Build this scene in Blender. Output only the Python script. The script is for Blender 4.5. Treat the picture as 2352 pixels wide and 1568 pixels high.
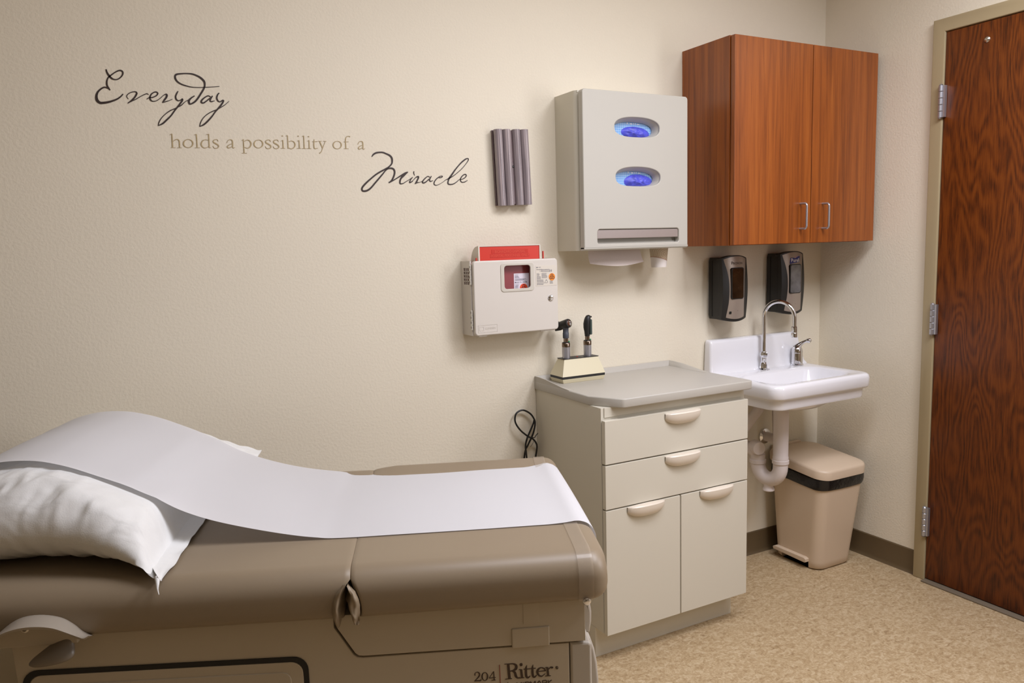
import bpy, bmesh, math, random
from mathutils import Vector, Matrix, noise
random.seed(7)
sc = bpy.context.scene
col = sc.collection
for o in list(bpy.data.objects):
    bpy.data.objects.remove(o)
PI = math.pi

# ------------------------------------------------------------------ camera, light, exposure
cam = bpy.data.cameras.new('camera')
cam_o = bpy.data.objects.new('camera', cam)
col.objects.link(cam_o)
R_ = Vector((0.88170, -0.47098, -0.02798)); U_ = Vector((0.0821, 0.0944, 0.9921)); F_ = Vector((0.46410, 0.87712, -0.12328))
F_.normalize(); R_ = (R_ - F_ * R_.dot(F_)).normalized(); U_ = R_.cross(F_)
M_ = Matrix((R_, U_, -F_)).transposed().to_4x4()
M_.translation = Vector((-2.8621, -2.4193, 1.3904))
cam_o.matrix_world = M_
cam.sensor_width = 36.0
cam.lens = 27.062
cam.clip_start = 0.05
sc.camera = cam_o

world = bpy.data.worlds.new('world'); sc.world = world
world.use_nodes = True
world.node_tree.nodes['Background'].inputs[0].default_value = (1, 1, 1, 1)
world.node_tree.nodes['Background'].inputs[1].default_value = 0.0

def area(name, loc, size, power, rot=(0, 0, 0), color=(1, 1, 1), spread=PI):
    l = bpy.data.lights.new(name, 'AREA'); l.shape = 'RECTANGLE'
    l.size, l.size_y = size; l.energy = power; l.color = color; l.spread = spread
    o = bpy.data.objects.new(name, l); col.objects.link(o)
    o.location = loc; o.rotation_euler = rot
    return o
CEIL = 2.72
LAMP = (0.975, 0.985, 1.09)
area('ceiling_lamp', (-1.68, -1.36, CEIL - 0.03), (1.15, 0.55), 21.5, color=LAMP, spread=math.radians(172))
area('ceiling_lamp', (-0.68, -1.88, CEIL - 0.03), (0.55, 1.15), 39, color=LAMP, spread=math.radians(173))
area('added_side_fill', (-0.03, -2.25, 1.75), (1.0, 0.9), 20, rot=(0, PI / 2, 0), color=LAMP)  # unseen area fill added to brighten the base cabinet front

vs = sc.view_settings
sc.display_settings.display_device = 'sRGB'
vs.view_transform = 'Standard'; vs.look = 'None'; vs.gamma = 1.0; vs.use_curve_mapping = False
vs.exposure = 0.0
sc.cycles.use_denoising = True
sc.cycles.max_bounces = 8
sc.cycles.sample_clamp_indirect = 6.0

# ------------------------------------------------------------------ materials
def lin(c):
    return tuple(((v / 255) / 12.92 if v / 255 <= 0.04045 else ((v / 255 + 0.055) / 1.055) ** 2.4) for v in c) + (1.0,)
def newmat(name):
    m = bpy.data.materials.new(name); m.use_nodes = True
    nt = m.node_tree
    return m, nt, nt.nodes['Principled BSDF']
def coords(nt, scale=(1, 1, 1), rot=(0, 0, 0)):
    tc = nt.nodes.new('ShaderNodeTexCoord'); mp = nt.nodes.new('ShaderNodeMapping')
    mp.inputs['Scale'].default_value = scale; mp.inputs['Rotation'].default_value = rot
    nt.links.new(tc.outputs['Object'], mp.inputs['Vector'])
    return mp.outputs['Vector']
def noise_n(nt, vec, scale, detail=3, rough=.55, dist=0.0):
    n = nt.nodes.new('ShaderNodeTexNoise')
    n.inputs['Scale'].default_value = scale; n.inputs['Detail'].default_value = detail
    n.inputs['Roughness'].default_value = rough; n.inputs['Distortion'].default_value = dist
    nt.links.new(vec, n.inputs['Vector'])
    return n.outputs['Fac']
def ramp(nt, fac, stops):
    r = nt.nodes.new('ShaderNodeValToRGB')
    e = r.color_ramp.elements
    while len(e) < len(stops): e.new(0.5)
    for el, (p, c) in zip(e, stops):
        el.position = p; el.color = lin(c)
    nt.links.new(fac, r.inputs['Fac'])
    return r.outputs['Color']
def bump_n(nt, bsdf, h, strength, dist):
    b = nt.nodes.new('ShaderNodeBump'); b.inputs['Strength'].default_value = strength; b.inputs['Distance'].default_value = dist
    nt.links.new(h, b.inputs['Height']); nt.links.new(b.outputs['Normal'], bsdf.inputs['Normal'])
def mat(name, c, rough=.5, metal=0., var=0., vscale=6., bump=0., bscale=200., bdist=.001, coat=0., spec=.5, trans=0., alpha=1., bdetail=2):
    m, nt, b = newmat(name)
    b.inputs['Base Color'].default_value = lin(c)
    b.inputs['Roughness'].default_value = rough; b.inputs['Metallic'].default_value = metal
    b.inputs['Specular IOR Level'].default_value = spec
    b.inputs['Coat Weight'].default_value = coat
    b.inputs['Transmission Weight'].default_value = trans
    b.inputs['Alpha'].default_value = alpha
    if var:
        v = coords(nt)
        f = noise_n(nt, v, vscale, 4)
        lo = tuple(max(0, x * (1 - var)) for x in c); hi = tuple(min(255, x * (1 + var)) for x in c)
        nt.links.new(ramp(nt, f, [(.3, lo), (.7, hi)]), b.inputs['Base Color'])
    if bump:
        v = coords(nt)
        bump_n(nt, b, noise_n(nt, v, bscale, bdetail), bump, bdist)
    return m

def wood(name, stops, axis_scale, rough=.35, coat=.15, gscale=1.0):
    m, nt, b = newmat(name)
    v = coords(nt, axis_scale)
    f1 = noise_n(nt, v, 6 * gscale, 5, .6, .4)
    v2 = coords(nt, tuple(s * (7 if s > 1 else 2.2) for s in axis_scale))
    f2 = noise_n(nt, v2, 9 * gscale, 3, .6)
    mx = nt.nodes.new('ShaderNodeMath'); mx.operation = 'MULTIPLY_ADD'
    nt.links.new(f2, mx.inputs[0]); mx.inputs[1].default_value = .35
    nt.links.new(f1, mx.inputs[2])
    sb = nt.nodes.new('ShaderNodeMath'); sb.operation = 'SUBTRACT'; nt.links.new(mx.outputs[0], sb.inputs[0]); sb.inputs[1].default_value = .175
    nt.links.new(ramp(nt, sb.outputs[0], stops), b.inputs['Base Color'])
    b.inputs['Roughness'].default_value = rough; b.inputs['Coat Weight'].default_value = coat; b.inputs['Coat Roughness'].default_value = .25
    return m

M = {}
# painted, orange-peel textured wall
def wall_mat(name, c):
    m, nt, b = newmat(name)
    v = coords(nt)
    f = noise_n(nt, v, 1.3, 3)
    nt.links.new(ramp(nt, f, [(.2, tuple(x * .985 for x in c)), (.8, tuple(min(255, x * 1.01) for x in c))]), b.inputs['Base Color'])
    h1 = noise_n(nt, v, 125, 3, .55)
    r = nt.nodes.new('ShaderNodeValToRGB'); r.color_ramp.elements[0].position = .35; r.color_ramp.elements[1].position = .68
    nt.links.new(h1, r.inputs['Fac'])
    bump_n(nt, b, r.outputs['Color'], .40, .0009)
    b.inputs['Roughness'].default_value = .62
    b.inputs['Specular IOR Level'].default_value = .3
    return m
M['wall'] = wall_mat('wall_paint', (230, 221, 201))
M['wall_far'] = wall_mat('wall_dark_low_bounce', (150, 136, 112))  # unseen walls darkened to cut light bounced onto the table side
M['ceiling'] = mat('ceiling_white', (236, 233, 226), .9)
# floor: marbled sheet vinyl
m, nt, b = newmat('floor_vinyl')
v = coords(nt, (1, 1.7, 1), (0, 0, .6))
f = noise_n(nt, v, 38, 6, .7, 1.2)
v2 = coords(nt, (1.6, 1, 1), (0, 0, -.4))
g = noise_n(nt, v2, 95, 3, .6, .8)
ad = nt.nodes.new('ShaderNodeMath'); ad.operation = 'MULTIPLY_ADD'; nt.links.new(g, ad.inputs[0]); ad.inputs[1].default_value = .5; nt.links.new(f, ad.inputs[2])
nt.links.new(ramp(nt, ad.outputs[0], [(.50, (132, 107, 76)), (.64, (166, 141, 106)), (.76, (180, 157, 122)), (.90, (198, 178, 146))]), b.inputs['Base Color'])
b.inputs['Roughness'].default_value = .42; b.inputs['Specular IOR Level'].default_value = .35
M['floor'] = m
M['base'] = mat('rubber_baseboard', (98, 81, 56), .5)
M['frame'] = mat('door_frame_paint', (172, 156, 122), .45)
M['cherry'] = wood('cherry_laminate', [(.22, (96, 46, 13)), (.42, (132, 68, 21)), (.60, (153, 82, 27)), (.80, (166, 96, 36))], (8, 8, .30), .36, .10)
M['cherry_edge'] = mat('cherry_edge_band', (140, 72, 38), .4)
# oak door with flame figure
m, nt, b = newmat('oak_veneer')
v = coords(nt, (1, 1, .24))
n1 = nt.nodes.new('ShaderNodeTexNoise'); n1.inputs['Scale'].default_value = 6.5; n1.inputs['Detail'].default_value = 2; n1.inputs['Roughness'].default_value = .45
nt.links.new(v, n1.inputs['Vector'])
mu = nt.nodes.new('ShaderNodeMath'); mu.operation = 'MULTIPLY'; nt.links.new(n1.outputs['Fac'], mu.inputs[0]); mu.inputs[1].default_value = 120
sn = nt.nodes.new('ShaderNodeMath'); sn.operation = 'SINE'; nt.links.new(mu.outputs[0], sn.inputs[0])
v3 = coords(nt, (1, 1, .03)); f3 = noise_n(nt, v3, 420, 2, .6)
v4 = coords(nt, (1, 1, .25)); f4 = noise_n(nt, v4, 60, 4, .65)
a1 = nt.nodes.new('ShaderNodeMath'); a1.operation = 'MULTIPLY_ADD'; nt.links.new(sn.outputs[0], a1.inputs[0]); a1.inputs[1].default_value = .13; nt.links.new(f3, a1.inputs[2])
a2 = nt.nodes.new('ShaderNodeMath'); a2.operation = 'MULTIPLY_ADD'; nt.links.new(f4, a2.inputs[0]); a2.inputs[1].default_value = .5; nt.links.new(a1.outputs[0], a2.inputs[2])
nt.links.new(ramp(nt, a2.outputs[0], [(.48, (66, 29, 3)), (.64, (92, 42, 5)), (.80, (107, 51, 8)), (.95, (119, 60, 12))]), b.inputs['Base Color'])
b.inputs['Roughness'].default_value = .42; b.inputs['Specular IOR Level'].default_value = .4
M['oak'] = m
M['almond'] = mat('almond_laminate', (210, 204, 188), .45, bump=.05, bscale=500)
M['almond_top'] = mat('almond_worktop', (186, 181, 171), .38, bump=.06, bscale=600)
M['almond_pull'] = mat('almond_pull', (226, 215, 199), .35)
M['handle'] = mat('handle_plastic', (164, 154, 140), .42)
M['lever'] = mat('taupe_lever', (124, 114, 101), .4)
M['gap'] = mat('dark_gap', (60, 52, 40), .8)
M['enclosure'] = mat('dispenser_plastic', (188, 184, 173), .42, bump=.08, bscale=420)
M['enclosure_side'] = mat('dispenser_case_plastic', (214, 208, 190), .42, bump=.08, bscale=420)
M['sharps'] = mat('sharps_plastic', (217, 210, 200), .42, bump=.05, bscale=500)
M['sharps_frame'] = mat('sharps_window_frame', (204, 198, 185), .4)
M['hinge_white'] = mat('white_plastic', (226, 222, 212), .4)
M['red'] = mat('red_plastic', (206, 44, 20), .4)
M['red_text'] = mat('red_text_ink', (214, 72, 50), .5)
M['red_patch'] = mat('red_patch_ink', (196, 34, 8), .5)
M['maroon'] = mat('translucent_red', (142, 62, 66), .35)
M['label'] = mat('label_white', (226, 218, 228), .5)
M['label_beige'] = mat('label_beige', (220, 212, 198), .5)
M['ink'] = mat('grey_ink', (105, 105, 118), .6)
M['ink_dark'] = mat('dark_ink', (42, 40, 62), .6)
M['orange'] = mat('orange_label', (240, 140, 14), .5)
M['orange_red'] = mat('orange_red_label', (240, 78, 24), .5)
M['chrome'] = mat('chrome', (225, 225, 228), .07, 1.)
M['steel'] = mat('satin_steel', (186, 186, 192), .33, .8, bump=.05, bscale=300)
M['nickel'] = mat('satin_nickel', (206, 200, 190), .28, 1.)
M['dark_chrome'] = mat('dark_chrome', (150, 135, 122), .18, 1.)
M['black'] = mat('black_plastic', (28, 27, 26), .42, bump=.05, bscale=500)
M['black_gloss'] = mat('black_rubber', (22, 22, 22), .35)
M['charcoal'] = mat('charcoal_collar', (70, 73, 82), .45)
M['green'] = mat('green_button', (20, 150, 96), .4)
M['taupe_metal'] = mat('brushed_taupe', (163, 150, 138), .36, .35, bump=.03, bscale=700)
M['purple_blue'] = mat('blue_ink', (44, 48, 130), .5)
M['white_ink'] = mat('white_ink', (238, 238, 242), .5)
M['pink_ink'] = mat('pink_ink', (176, 128, 176), .5)
M['grey_text'] = mat('grey_text', (92, 82, 74), .5)
M['ceramic'] = mat('vitreous_china', (236, 235, 238), .12, coat=.4, spec=.5)
M['pvc'] = mat('white_pipe_cover', (222, 212, 208), .5)
M['bin'] = mat('tan_plastic', (210, 189, 164), .42, bump=.04, bscale=600)
M['liner'] = mat('black_bag', (20, 19, 20), .28, bump=.5, bscale=60, bdist=.004)
M['ivory'] = mat('ivory_plastic', (214, 204, 172), .42)
M['vinyl'] = mat('taupe_vinyl', (142, 126, 104), .40, bump=.10, bscale=700, bdist=.0006, spec=.45)
M['table_base'] = mat('table_base_plastic', (184, 172, 152), .42, bump=.04, bscale=600)
M['table_light'] = mat('table_trim_plastic', (182, 174, 162), .42)
M['gasket'] = mat('black_gasket', (14, 12, 11), .5)
m, nt, b = newmat('exam_paper')
b.inputs['Base Color'].default_value = lin((230, 229, 231)); b.inputs['Roughness'].default_value = .7
bump_n(nt, b, noise_n(nt, coords(nt), 350, 2), .05, .001)
tl = nt.nodes.new('ShaderNodeBsdfTranslucent'); tl.inputs['Color'].default_value = lin((226, 225, 226))
mxs = nt.nodes.new('ShaderNodeMixShader'); mxs.inputs[0].default_value = .24
nt.links.new(b.outputs[0], mxs.inputs[1]); nt.links.new(tl.outputs[0], mxs.inputs[2])
nt.links.new(mxs.outputs[0], nt.nodes['Material Output'].inputs['Surface'])
M['paper'] = m
m, nt, b = newmat('nonwoven_pillowcase')
b.inputs['Base Color'].default_value = lin((230, 230, 228)); b.inputs['Roughness'].default_value = .75
v = coords(nt, (1.0, 3.2, 1.6), (0, 0, .55))
n1 = noise_n(nt, v, 7, 2, .5, .6); v2 = coords(nt); n2 = noise_n(nt, v2, 380, 2)
ad = nt.nodes.new('ShaderNodeMath'); ad.operation = 'MULTIPLY_ADD'; nt.links.new(n2, ad.inputs[0]); ad.inputs[1].default_value = .035; nt.links.new(n1, ad.inputs[2])
bump_n(nt, b, ad.outputs[0], .55, .012)
M['pillowcase'] = m
M['towel'] = mat('paper_towel', (226, 212, 204), .85, bump=.1, bscale=300)
M['decal_dark'] = mat('dark_brown_vinyl', (50, 36, 30), .5, var=.12, vscale=90)
M['decal_tan'] = mat('tan_vinyl_lettering', (176, 156, 116), .6, var=.06, vscale=120)
M['logo_brown'] = mat('brown_logo_ink', (62, 44, 30), .5)
M['logo_red'] = mat('red_logo_line', (140, 44, 34), .5)
M['glove'] = mat('nitrile_blue', (78, 82, 200), .45, var=.12, vscale=60, bump=.3, bscale=70, bdist=.003)
# specula plastic with lengthwise streaks
m, nt, b = newmat('smoke_grey_tube')
v = coords(nt, (1, 1, .02))
nt.links.new(ramp(nt, noise_n(nt, v, 300, 2), [(.35, (128, 118, 121)), (.6, (166, 154, 155)), (.75, (190, 172, 168))]), b.inputs['Base Color'])
b.inputs['Roughness'].default_value = .18
M['smoke'] = m
M['smoke_dark'] = mat('smoke_grey_backing', (112, 95, 97), .2)
# glove box print: white grid on light blue
m, nt, b = newmat('glove_box_print')
tc = nt.nodes.new('ShaderNodeTexCoord')
sx = nt.nodes.new('ShaderNodeSeparateXYZ'); nt.links.new(tc.outputs['Object'], sx.inputs[0])
def gridline(sock, pitch, w):
    a = nt.nodes.new('ShaderNodeMath'); a.operation = 'DIVIDE'; nt.links.new(sock, a.inputs[0]); a.inputs[1].default_value = pitch
    f = nt.nodes.new('ShaderNodeMath'); f.operation = 'FRACT'; nt.links.new(a.outputs[0], f.inputs[0])
    l = nt.nodes.new('ShaderNodeMath'); l.operation = 'LESS_THAN'; nt.links.new(f.outputs[0], l.inputs[0]); l.inputs[1].default_value = w
    return l.outputs[0]
mxx = nt.nodes.new('ShaderNodeMath'); mxx.operation = 'MAXIMUM'
nt.links.new(gridline(sx.outputs['X'], .0082, .10), mxx.inputs[0]); nt.links.new(gridline(sx.outputs['Z'], .0082, .10), mxx.inputs[1])
nt.links.new(ramp(nt, mxx.outputs[0], [(.2, (104, 158, 216)), (.8, (190, 216, 240))]), b.inputs['Base Color'])
b.inputs['Roughness'].default_value = .4
M['glovebox'] = m
# paper cup: tan swirl print above a slanted line, white below
m, nt, b = newmat('cup_print')
tc = nt.nodes.new('ShaderNodeTexCoord'); sx = nt.nodes.new('ShaderNodeSeparateXYZ'); nt.links.new(tc.outputs['Object'], sx.inputs[0])
a = nt.nodes.new('ShaderNodeMath'); a.operation = 'MULTIPLY_ADD'; nt.links.new(sx.outputs['X'], a.inputs[0]); a.inputs[1].default_value = .30; nt.links.new(sx.outputs['Z'], a.inputs[2])
wv = nt.nodes.new('ShaderNodeTexWave'); wv.wave_type = 'RINGS'; wv.rings_direction = 'SPHERICAL'; wv.inputs['Scale'].default_value = 50; wv.inputs['Distortion'].default_value = 3
mp = nt.nodes.new('ShaderNodeMapping'); mp.inputs['Location'].default_value = (0, .03, -.05); nt.links.new(tc.outputs['Object'], mp.inputs['Vector']); nt.links.new(mp.outputs[0], wv.inputs['Vector'])
pr = ramp(nt, wv.outputs['Fac'], [(.04, (164, 140, 112)), (.14, (196, 178, 152))])
st = ramp(nt, a.outputs[0], [(.0305, (232, 224, 218)), (.0315, (150, 96, 52))])
r2 = nt.nodes.new('ShaderNodeMath'); r2.operation = 'GREATER_THAN'; nt.links.new(a.outputs[0], r2.inputs[0]); r2.inputs[1].default_value = .033
mix = nt.nodes.new('ShaderNodeMix'); mix.data_type = 'RGBA'
nt.links.new(r2.outputs[0], mix.inputs[0]); nt.links.new(st, mix.inputs[6]); nt.links.new(pr, mix.inputs[7])
nt.links.new(mix.outputs[2], b.inputs['Base Color']); b.inputs['Roughness'].default_value = .6
M['cup'] = m
# clear strap
m, nt, b = newmat('clear_vinyl')
b.inputs['Base Color'].default_value = lin((190, 175, 155)); b.inputs['Roughness'].default_value = .12
b.inputs['Alpha'].default_value = .32
M['clear'] = m
M['amber'] = mat('amber_window', (46, 33, 21), .1, var=.35, vscale=22, coat=.5)
M['grey_glass'] = mat('grey_window', (98, 97, 100), .1, var=.22, vscale=24, coat=.5)
M['lens'] = mat('dark_lens', (70, 84, 80), .08, coat=.6)
M['taupe_bar'] = mat('taupe_plastic', (152, 138, 131), .35)
M['threshold'] = mat('threshold_strip', (116, 104, 88), .5)

# ------------------------------------------------------------------ geometry helpers
WM = {}                                   # world matrices of the things
def mtx(o):
    return WM.get(o.name, Matrix.Identity(4))
def thing(name, label, cat, loc=(0, 0, 0), rz=0., group=None, rot=None):
    o = bpy.data.objects.new(name, None); col.objects.link(o)
    o.empty_display_size = .05
    o.location = loc; o.rotation_euler = rot if rot else (0, 0, rz)
    o['label'] = label; o['category'] = cat
    if group: o['group'] = group
    WM[o.name] = Matrix.Translation(loc) @ o.rotation_euler.to_matrix().to_4x4()
    return o
def tag(o, label, cat, group=None):
    o['label'] = label; o['category'] = cat
    if group: o['group'] = group
    return o
def shade(bm, ang):
    bm.normal_update()
    for f in bm.faces: f.smooth = True
    for e in bm.edges:
        if len(e.link_faces) == 2:
            e.smooth = e.calc_face_angle(0.0) < math.radians(ang)
def obj(name, bm, m, parent=None, ang=35, local=False, label=None):
    """one mesh object; bm is in world coordinates unless local"""
    shade(bm, ang)
    root = parent
    W = Matrix.Identity(4)
    if parent is not None:
        W = mtx(parent)
        if not local: bm.transform(W.inverted())
    me = bpy.data.meshes.new(name); bm.to_mesh(me); bm.free()
    me.materials.append(M[m])
    o = bpy.data.objects.new(name, me); col.objects.link(o)
    if parent is not None:
        o.parent = parent
        WM[o.name] = W
    if label: o['label'] = label
    if ang == 35: weighted(o)
    return o
def weighted(o):
    md = o.modifiers.new('normals', 'WEIGHTED_NORMAL'); md.keep_sharp = True; md.weight = 100
    return o
def solo(name, bm, m, label, cat, loc, group=None, ang=35):
    """a thing that is one mesh, origin at loc"""
    bm.transform(Matrix.Translation(loc).inverted())
    o = obj(name, bm, m, None, ang); o.location = loc
    WM[o.name] = Matrix.Translation(loc)
    return tag(o, label, cat, group)
def struct(name, bm, m, ang=30):
    o = obj(name, bm, m, None, ang); o['kind'] = 'structure'; return o
def NB(): return bmesh.new()
def box(bm, x0, x1, y0, y1, z0, z1, bev=0., seg=2):
    x0, x1 = min(x0, x1), max(x0, x1); y0, y1 = min(y0, y1), max(y0, y1); z0, z1 = min(z0, z1), max(z0, z1)
    vs_ = [bm.verts.new((x, y, z)) for z in (z0, z1) for y in (y0, y1) for x in (x0, x1)]
    fs = [bm.faces.new([vs_[i] for i in q]) for q in ((0, 2, 3, 1), (4, 5, 7, 6), (0, 1, 5, 4), (2, 6, 7, 3), (0, 4, 6, 2), (1, 3, 7, 5))]
    if bev > 0:
        es = list({e for f in fs for e in f.edges})
        bmesh.ops.bevel(bm, geom=es, offset=bev, segments=seg, profile=.5, affect='EDGES')
    return bm
def B(*a, **k): return box(NB(), *a, **k)
def loft(bm, rings, cap0=True, cap1=True, closed=True):
    rv = [[bm.verts.new(p) for p in r] for r in rings]
    n = len(rv[0])
    for a, b_ in zip(rv, rv[1:]):
        for i in range(n if closed else n - 1):
            j = (i + 1) % n
            bm.faces.new((a[i], a[j], b_[j], b_[i]))
    if cap0: bm.faces.new(list(reversed(rv[0])))
    if cap1: bm.faces.new(rv[-1])
    bmesh.ops.recalc_face_normals(bm, faces=bm.faces[:])
    return bm
def rrect(x0, x1, y0, y1, r, n=6):
    """rounded rectangle outline, counter-clockwise"""
    r = min(r, (x1 - x0) / 2 - 1e-5, (y1 - y0) / 2 - 1e-5)
    out = []
    for cx, cy, a0 in ((x1 - r, y1 - r, 0), (x0 + r, y1 - r, PI / 2), (x0 + r, y0 + r, PI), (x1 - r, y0 + r, 1.5 * PI)):
        for i in range(n + 1):
            a = a0 + i / n * PI / 2
            out.append((cx + r * math.cos(a), cy + r * math.sin(a)))
    return out
def prism(bm, pts, axis, a, b_, bev=0., seg=2):
    """polygon pts extruded along axis from a to b_ (x: pts=(y,z); y: (x,z); z: (x,y))"""
    def P(p, t): return {'x': (t, p[0], p[1]), 'y': (p[0], t, p[1]), 'z': (p[0], p[1], t)}[axis]
    v0 = [bm.verts.new(P(p, a)) for p in pts]; v1 = [bm.verts.new(P(p, b_)) for p in pts]
    n = len(pts)
    fs = [bm.faces.new((v0[i], v0[(i + 1) % n], v1[(i + 1) % n], v1[i])) for i in range(n)]
    c0 = bm.faces.new(list(reversed(v0))); c1 = bm.faces.new(v1)
    bmesh.ops.recalc_face_normals(bm, faces=fs + [c0, c1])
    if bev:
        es = list(set(c0.edges) | set(c1.edges))
        bmesh.ops.bevel(bm, geom=es, offset=bev, segments=seg, profile=.5, affect='EDGES')
    return bm
def frame_of(t):
    t = t.normalized()
    a = Vector((0, 0, 1)) if abs(t.z) < .9 else Vector((1, 0, 0))
    u = t.cross(a).normalized()
    return u, t.cross(u).normalized()
def spline(pts, k=8):
    """Catmull-Rom through points of any dimension"""
    P = [tuple(p) for p in pts]
    if len(P) < 3:
        return [tuple(a + (b_ - a) * i / k for a, b_ in zip(P[0], P[1])) for i in range(k + 1)]
    Q = [tuple(2 * a - b_ for a, b_ in zip(P[0], P[1]))] + P + [tuple(2 * a - b_ for a, b_ in zip(P[-1], P[-2]))]
    out = []
    for i in range(1, len(Q) - 2):
        for s in range(k):
            t = s / k
            out.append(tuple(.5 * (2 * b_ + (c - a) * t + (2 * a - 5 * b_ + 4 * c - d) * t * t + (3 * b_ - a - 3 * c + d) * t ** 3)
                             for a, b_, c, d in zip(Q[i - 1], Q[i], Q[i + 1], Q[i + 2])))
    out.append(P[-1])
    return out
def tube(bm, pts, r, n=12, caps=True):
    """tube through points; r number or list"""
    pts = [Vector(p) for p in pts]
    rr = r if isinstance(r, (list, tuple)) else [r] * len(pts)
    rings = []; u = None
    for i, p in enumerate(pts):
        t = (pts[min(i + 1, len(pts) - 1)] - pts[max(i - 1, 0)]).normalized()
        if u is None: u, w = frame_of(t)
        else:
            u = (u - t * u.dot(t)).normalized(); w = t.cross(u)
        rings.append([p + (u * math.cos(2 * PI * j / n) + w * math.sin(2 * PI * j / n)) * rr[i] for j in range(n)])
    return loft(bm, rings, caps, caps)
def lathe(bm, prof, c, axis=(0, 0, 1), n=24, caps=True):
    """profile [(r, h)] revolved about axis through c"""
    ax = Vector(axis).normalized(); u, w = frame_of(ax); c = Vector(c)
    rings = [[c + ax * h + (u * math.cos(2 * PI * j / n) + w * math.sin(2 * PI * j / n)) * max(r, 1e-5) for j in range(n)] for r, h in prof]
    return loft(bm, rings, caps, caps)
def grid(bm, fn, nu, nv):
    vv = [[bm.verts.new(fn(i / nu, j / nv)) for j in range(nv + 1)] for i in range(nu + 1)]
    for i in range(nu):
        for j in range(nv):
            bm.faces.new((vv[i][j], vv[i + 1][j], vv[i + 1][j + 1], vv[i][j + 1]))
    return bm
def ribbon(bm, strokes, plane, th=.0006):
    """flat pen strokes [(a, b, width)]; plane(a, b, d) -> point at depth d off the surface"""
    for si, s in enumerate(strokes):
        s = spline(s, 5) if len(s) > 2 else s
        off = th + si * 4e-6
        L = []; Rr = []
        n = len(s)
        for i in range(n):
            dx = s[min(i + 1, n - 1)][0] - s[max(i - 1, 0)][0]; dz = s[min(i + 1, n - 1)][1] - s[max(i - 1, 0)][1]
            l = math.hypot(dx, dz) or 1
            h = max(s[i][2], .0006) / 2
            L.append((s[i][0] - dz / l * h, s[i][1] + dx / l * h)); Rr.append((s[i][0] + dz / l * h, s[i][1] - dx / l * h))
        lo = [(bm.verts.new(plane(*a, 0)), bm.verts.new(plane(*a, off)), bm.verts.new(plane(*b_, off)), bm.verts.new(plane(*b_, 0))) for a, b_ in zip(L, Rr)]
        for p, q in zip(lo, lo[1:]):
            for k in range(3):
                bm.faces.new((p[k], q[k], q[k + 1], p[k + 1]))
        bm.faces.new(lo[0]); bm.faces.new(tuple(reversed(lo[-1])))
    bmesh.ops.recalc_face_normals(bm, faces=bm.faces[:])
    return bm
def text(bm, s, origin, ex, ez, width, height, depth=.0004, bold=0.):
    """built-in lettering fitted in a width x height box at origin (lower-left corner)"""
    cu = bpy.data.curves.new('lettering', 'FONT'); cu.body = s; cu.offset = bold; cu.resolution_u = 3
    o = bpy.data.objects.new('lettering', cu); col.objects.link(o)
    bpy.context.view_layer.update()
    me = bpy.data.meshes.new_from_object(o.evaluated_get(bpy.context.evaluated_depsgraph_get()))
    bpy.data.objects.remove(o); bpy.data.curves.remove(cu)
    xs = [v.co.x for v in me.vertices]; ys = [v.co.y for v in me.vertices]
    if not xs: return bm
    x0, x1, y0, y1 = min(xs), max(xs), min(ys), max(ys)
    ex = Vector(ex); ez = Vector(ez); nn = ex.cross(ez)
    t = bmesh.new(); t.from_mesh(me); bpy.data.meshes.remove(me)
    for v in t.verts:
        v.co = Vector(origin) + ex * ((v.co.x - x0) / (x1 - x0) * width) + ez * ((v.co.y - y0) / (y1 - y0) * height) + nn * depth
    me = bpy.data.meshes.new('lettering'); t.to_mesh(me); t.free()
    bm.from_mesh(me); bpy.data.meshes.remove(me)
    return bm
def plate(outer, holes, y0, y1, bev=0., nb=2):
    """plate in the x-z plane between y0 (room side) and y1 with holes, rounded front edges"""
    cu = bpy.data.curves.new('plate', 'CURVE'); cu.dimensions = '2D'; cu.fill_mode = 'BOTH'
    for pts in [outer] + holes:
        sp = cu.splines.new('POLY'); sp.points.add(len(pts) - 1); sp.use_cyclic_u = True
        for p, q in zip(sp.points, pts): p.co = (q[0], q[1], 0, 1)
    cu.extrude = abs(y1 - y0) / 2 - bev; cu.bevel_depth = bev; cu.bevel_resolution = nb; cu.offset = -bev
    o = bpy.data.objects.new('plate', cu); col.objects.link(o)
    bpy.context.view_layer.update()
    me = bpy.data.meshes.new_from_object(o.evaluated_get(bpy.context.evaluated_depsgraph_get()))
    bpy.data.objects.remove(o); bpy.data.curves.remove(cu)
    bm = bmesh.new(); bm.from_mesh(me); bpy.data.meshes.remove(me)
    bmesh.ops.remove_doubles(bm, verts=bm.verts[:], dist=1e-6)
    yc = (y0 + y1) / 2
    for v in bm.verts: v.co = Vector((v.co.x, yc - v.co.z, v.co.y))
    bmesh.ops.recalc_face_normals(bm, faces=bm.faces[:])
    return bm
def copy_tree(o, parent=None, loc=None):
    c = o.copy(); col.objects.link(c)
    if parent: c.parent = parent
    if loc is not None: c.location = loc
    for ch in list(o.children): copy_tree(ch, c)
    return c
def biohazard(bm, c, r, plane, w):
    """three open horns round a ring"""
    for k in range(3):
        a = PI / 2 + k * 2 * PI / 3
        hc = (c[0] + math.cos(a) * r * .46, c[1] + math.sin(a) * r * .46)
        ribbon(bm, [[(hc[0] + math.cos(a + t) * r * .40, hc[1] + math.sin(a + t) * r * .40, w * (1.5 - abs(t) / 2.6)) for t in [(-2.6 + 5.2 * i / 14) for i in range(15)]]], plane)
        ribbon(bm, [[(c[0], c[1], w), (c[0] + math.cos(a) * r * .2, c[1] + math.sin(a) * r * .2, w * .8)]], plane)
    ribbon(bm, [[(c[0] + math.cos(t) * r * .42, c[1] + math.sin(t) * r * .42, w * .9) for t in [2 * PI * i / 18 for i in range(19)]]], plane)
    return bm
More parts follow.
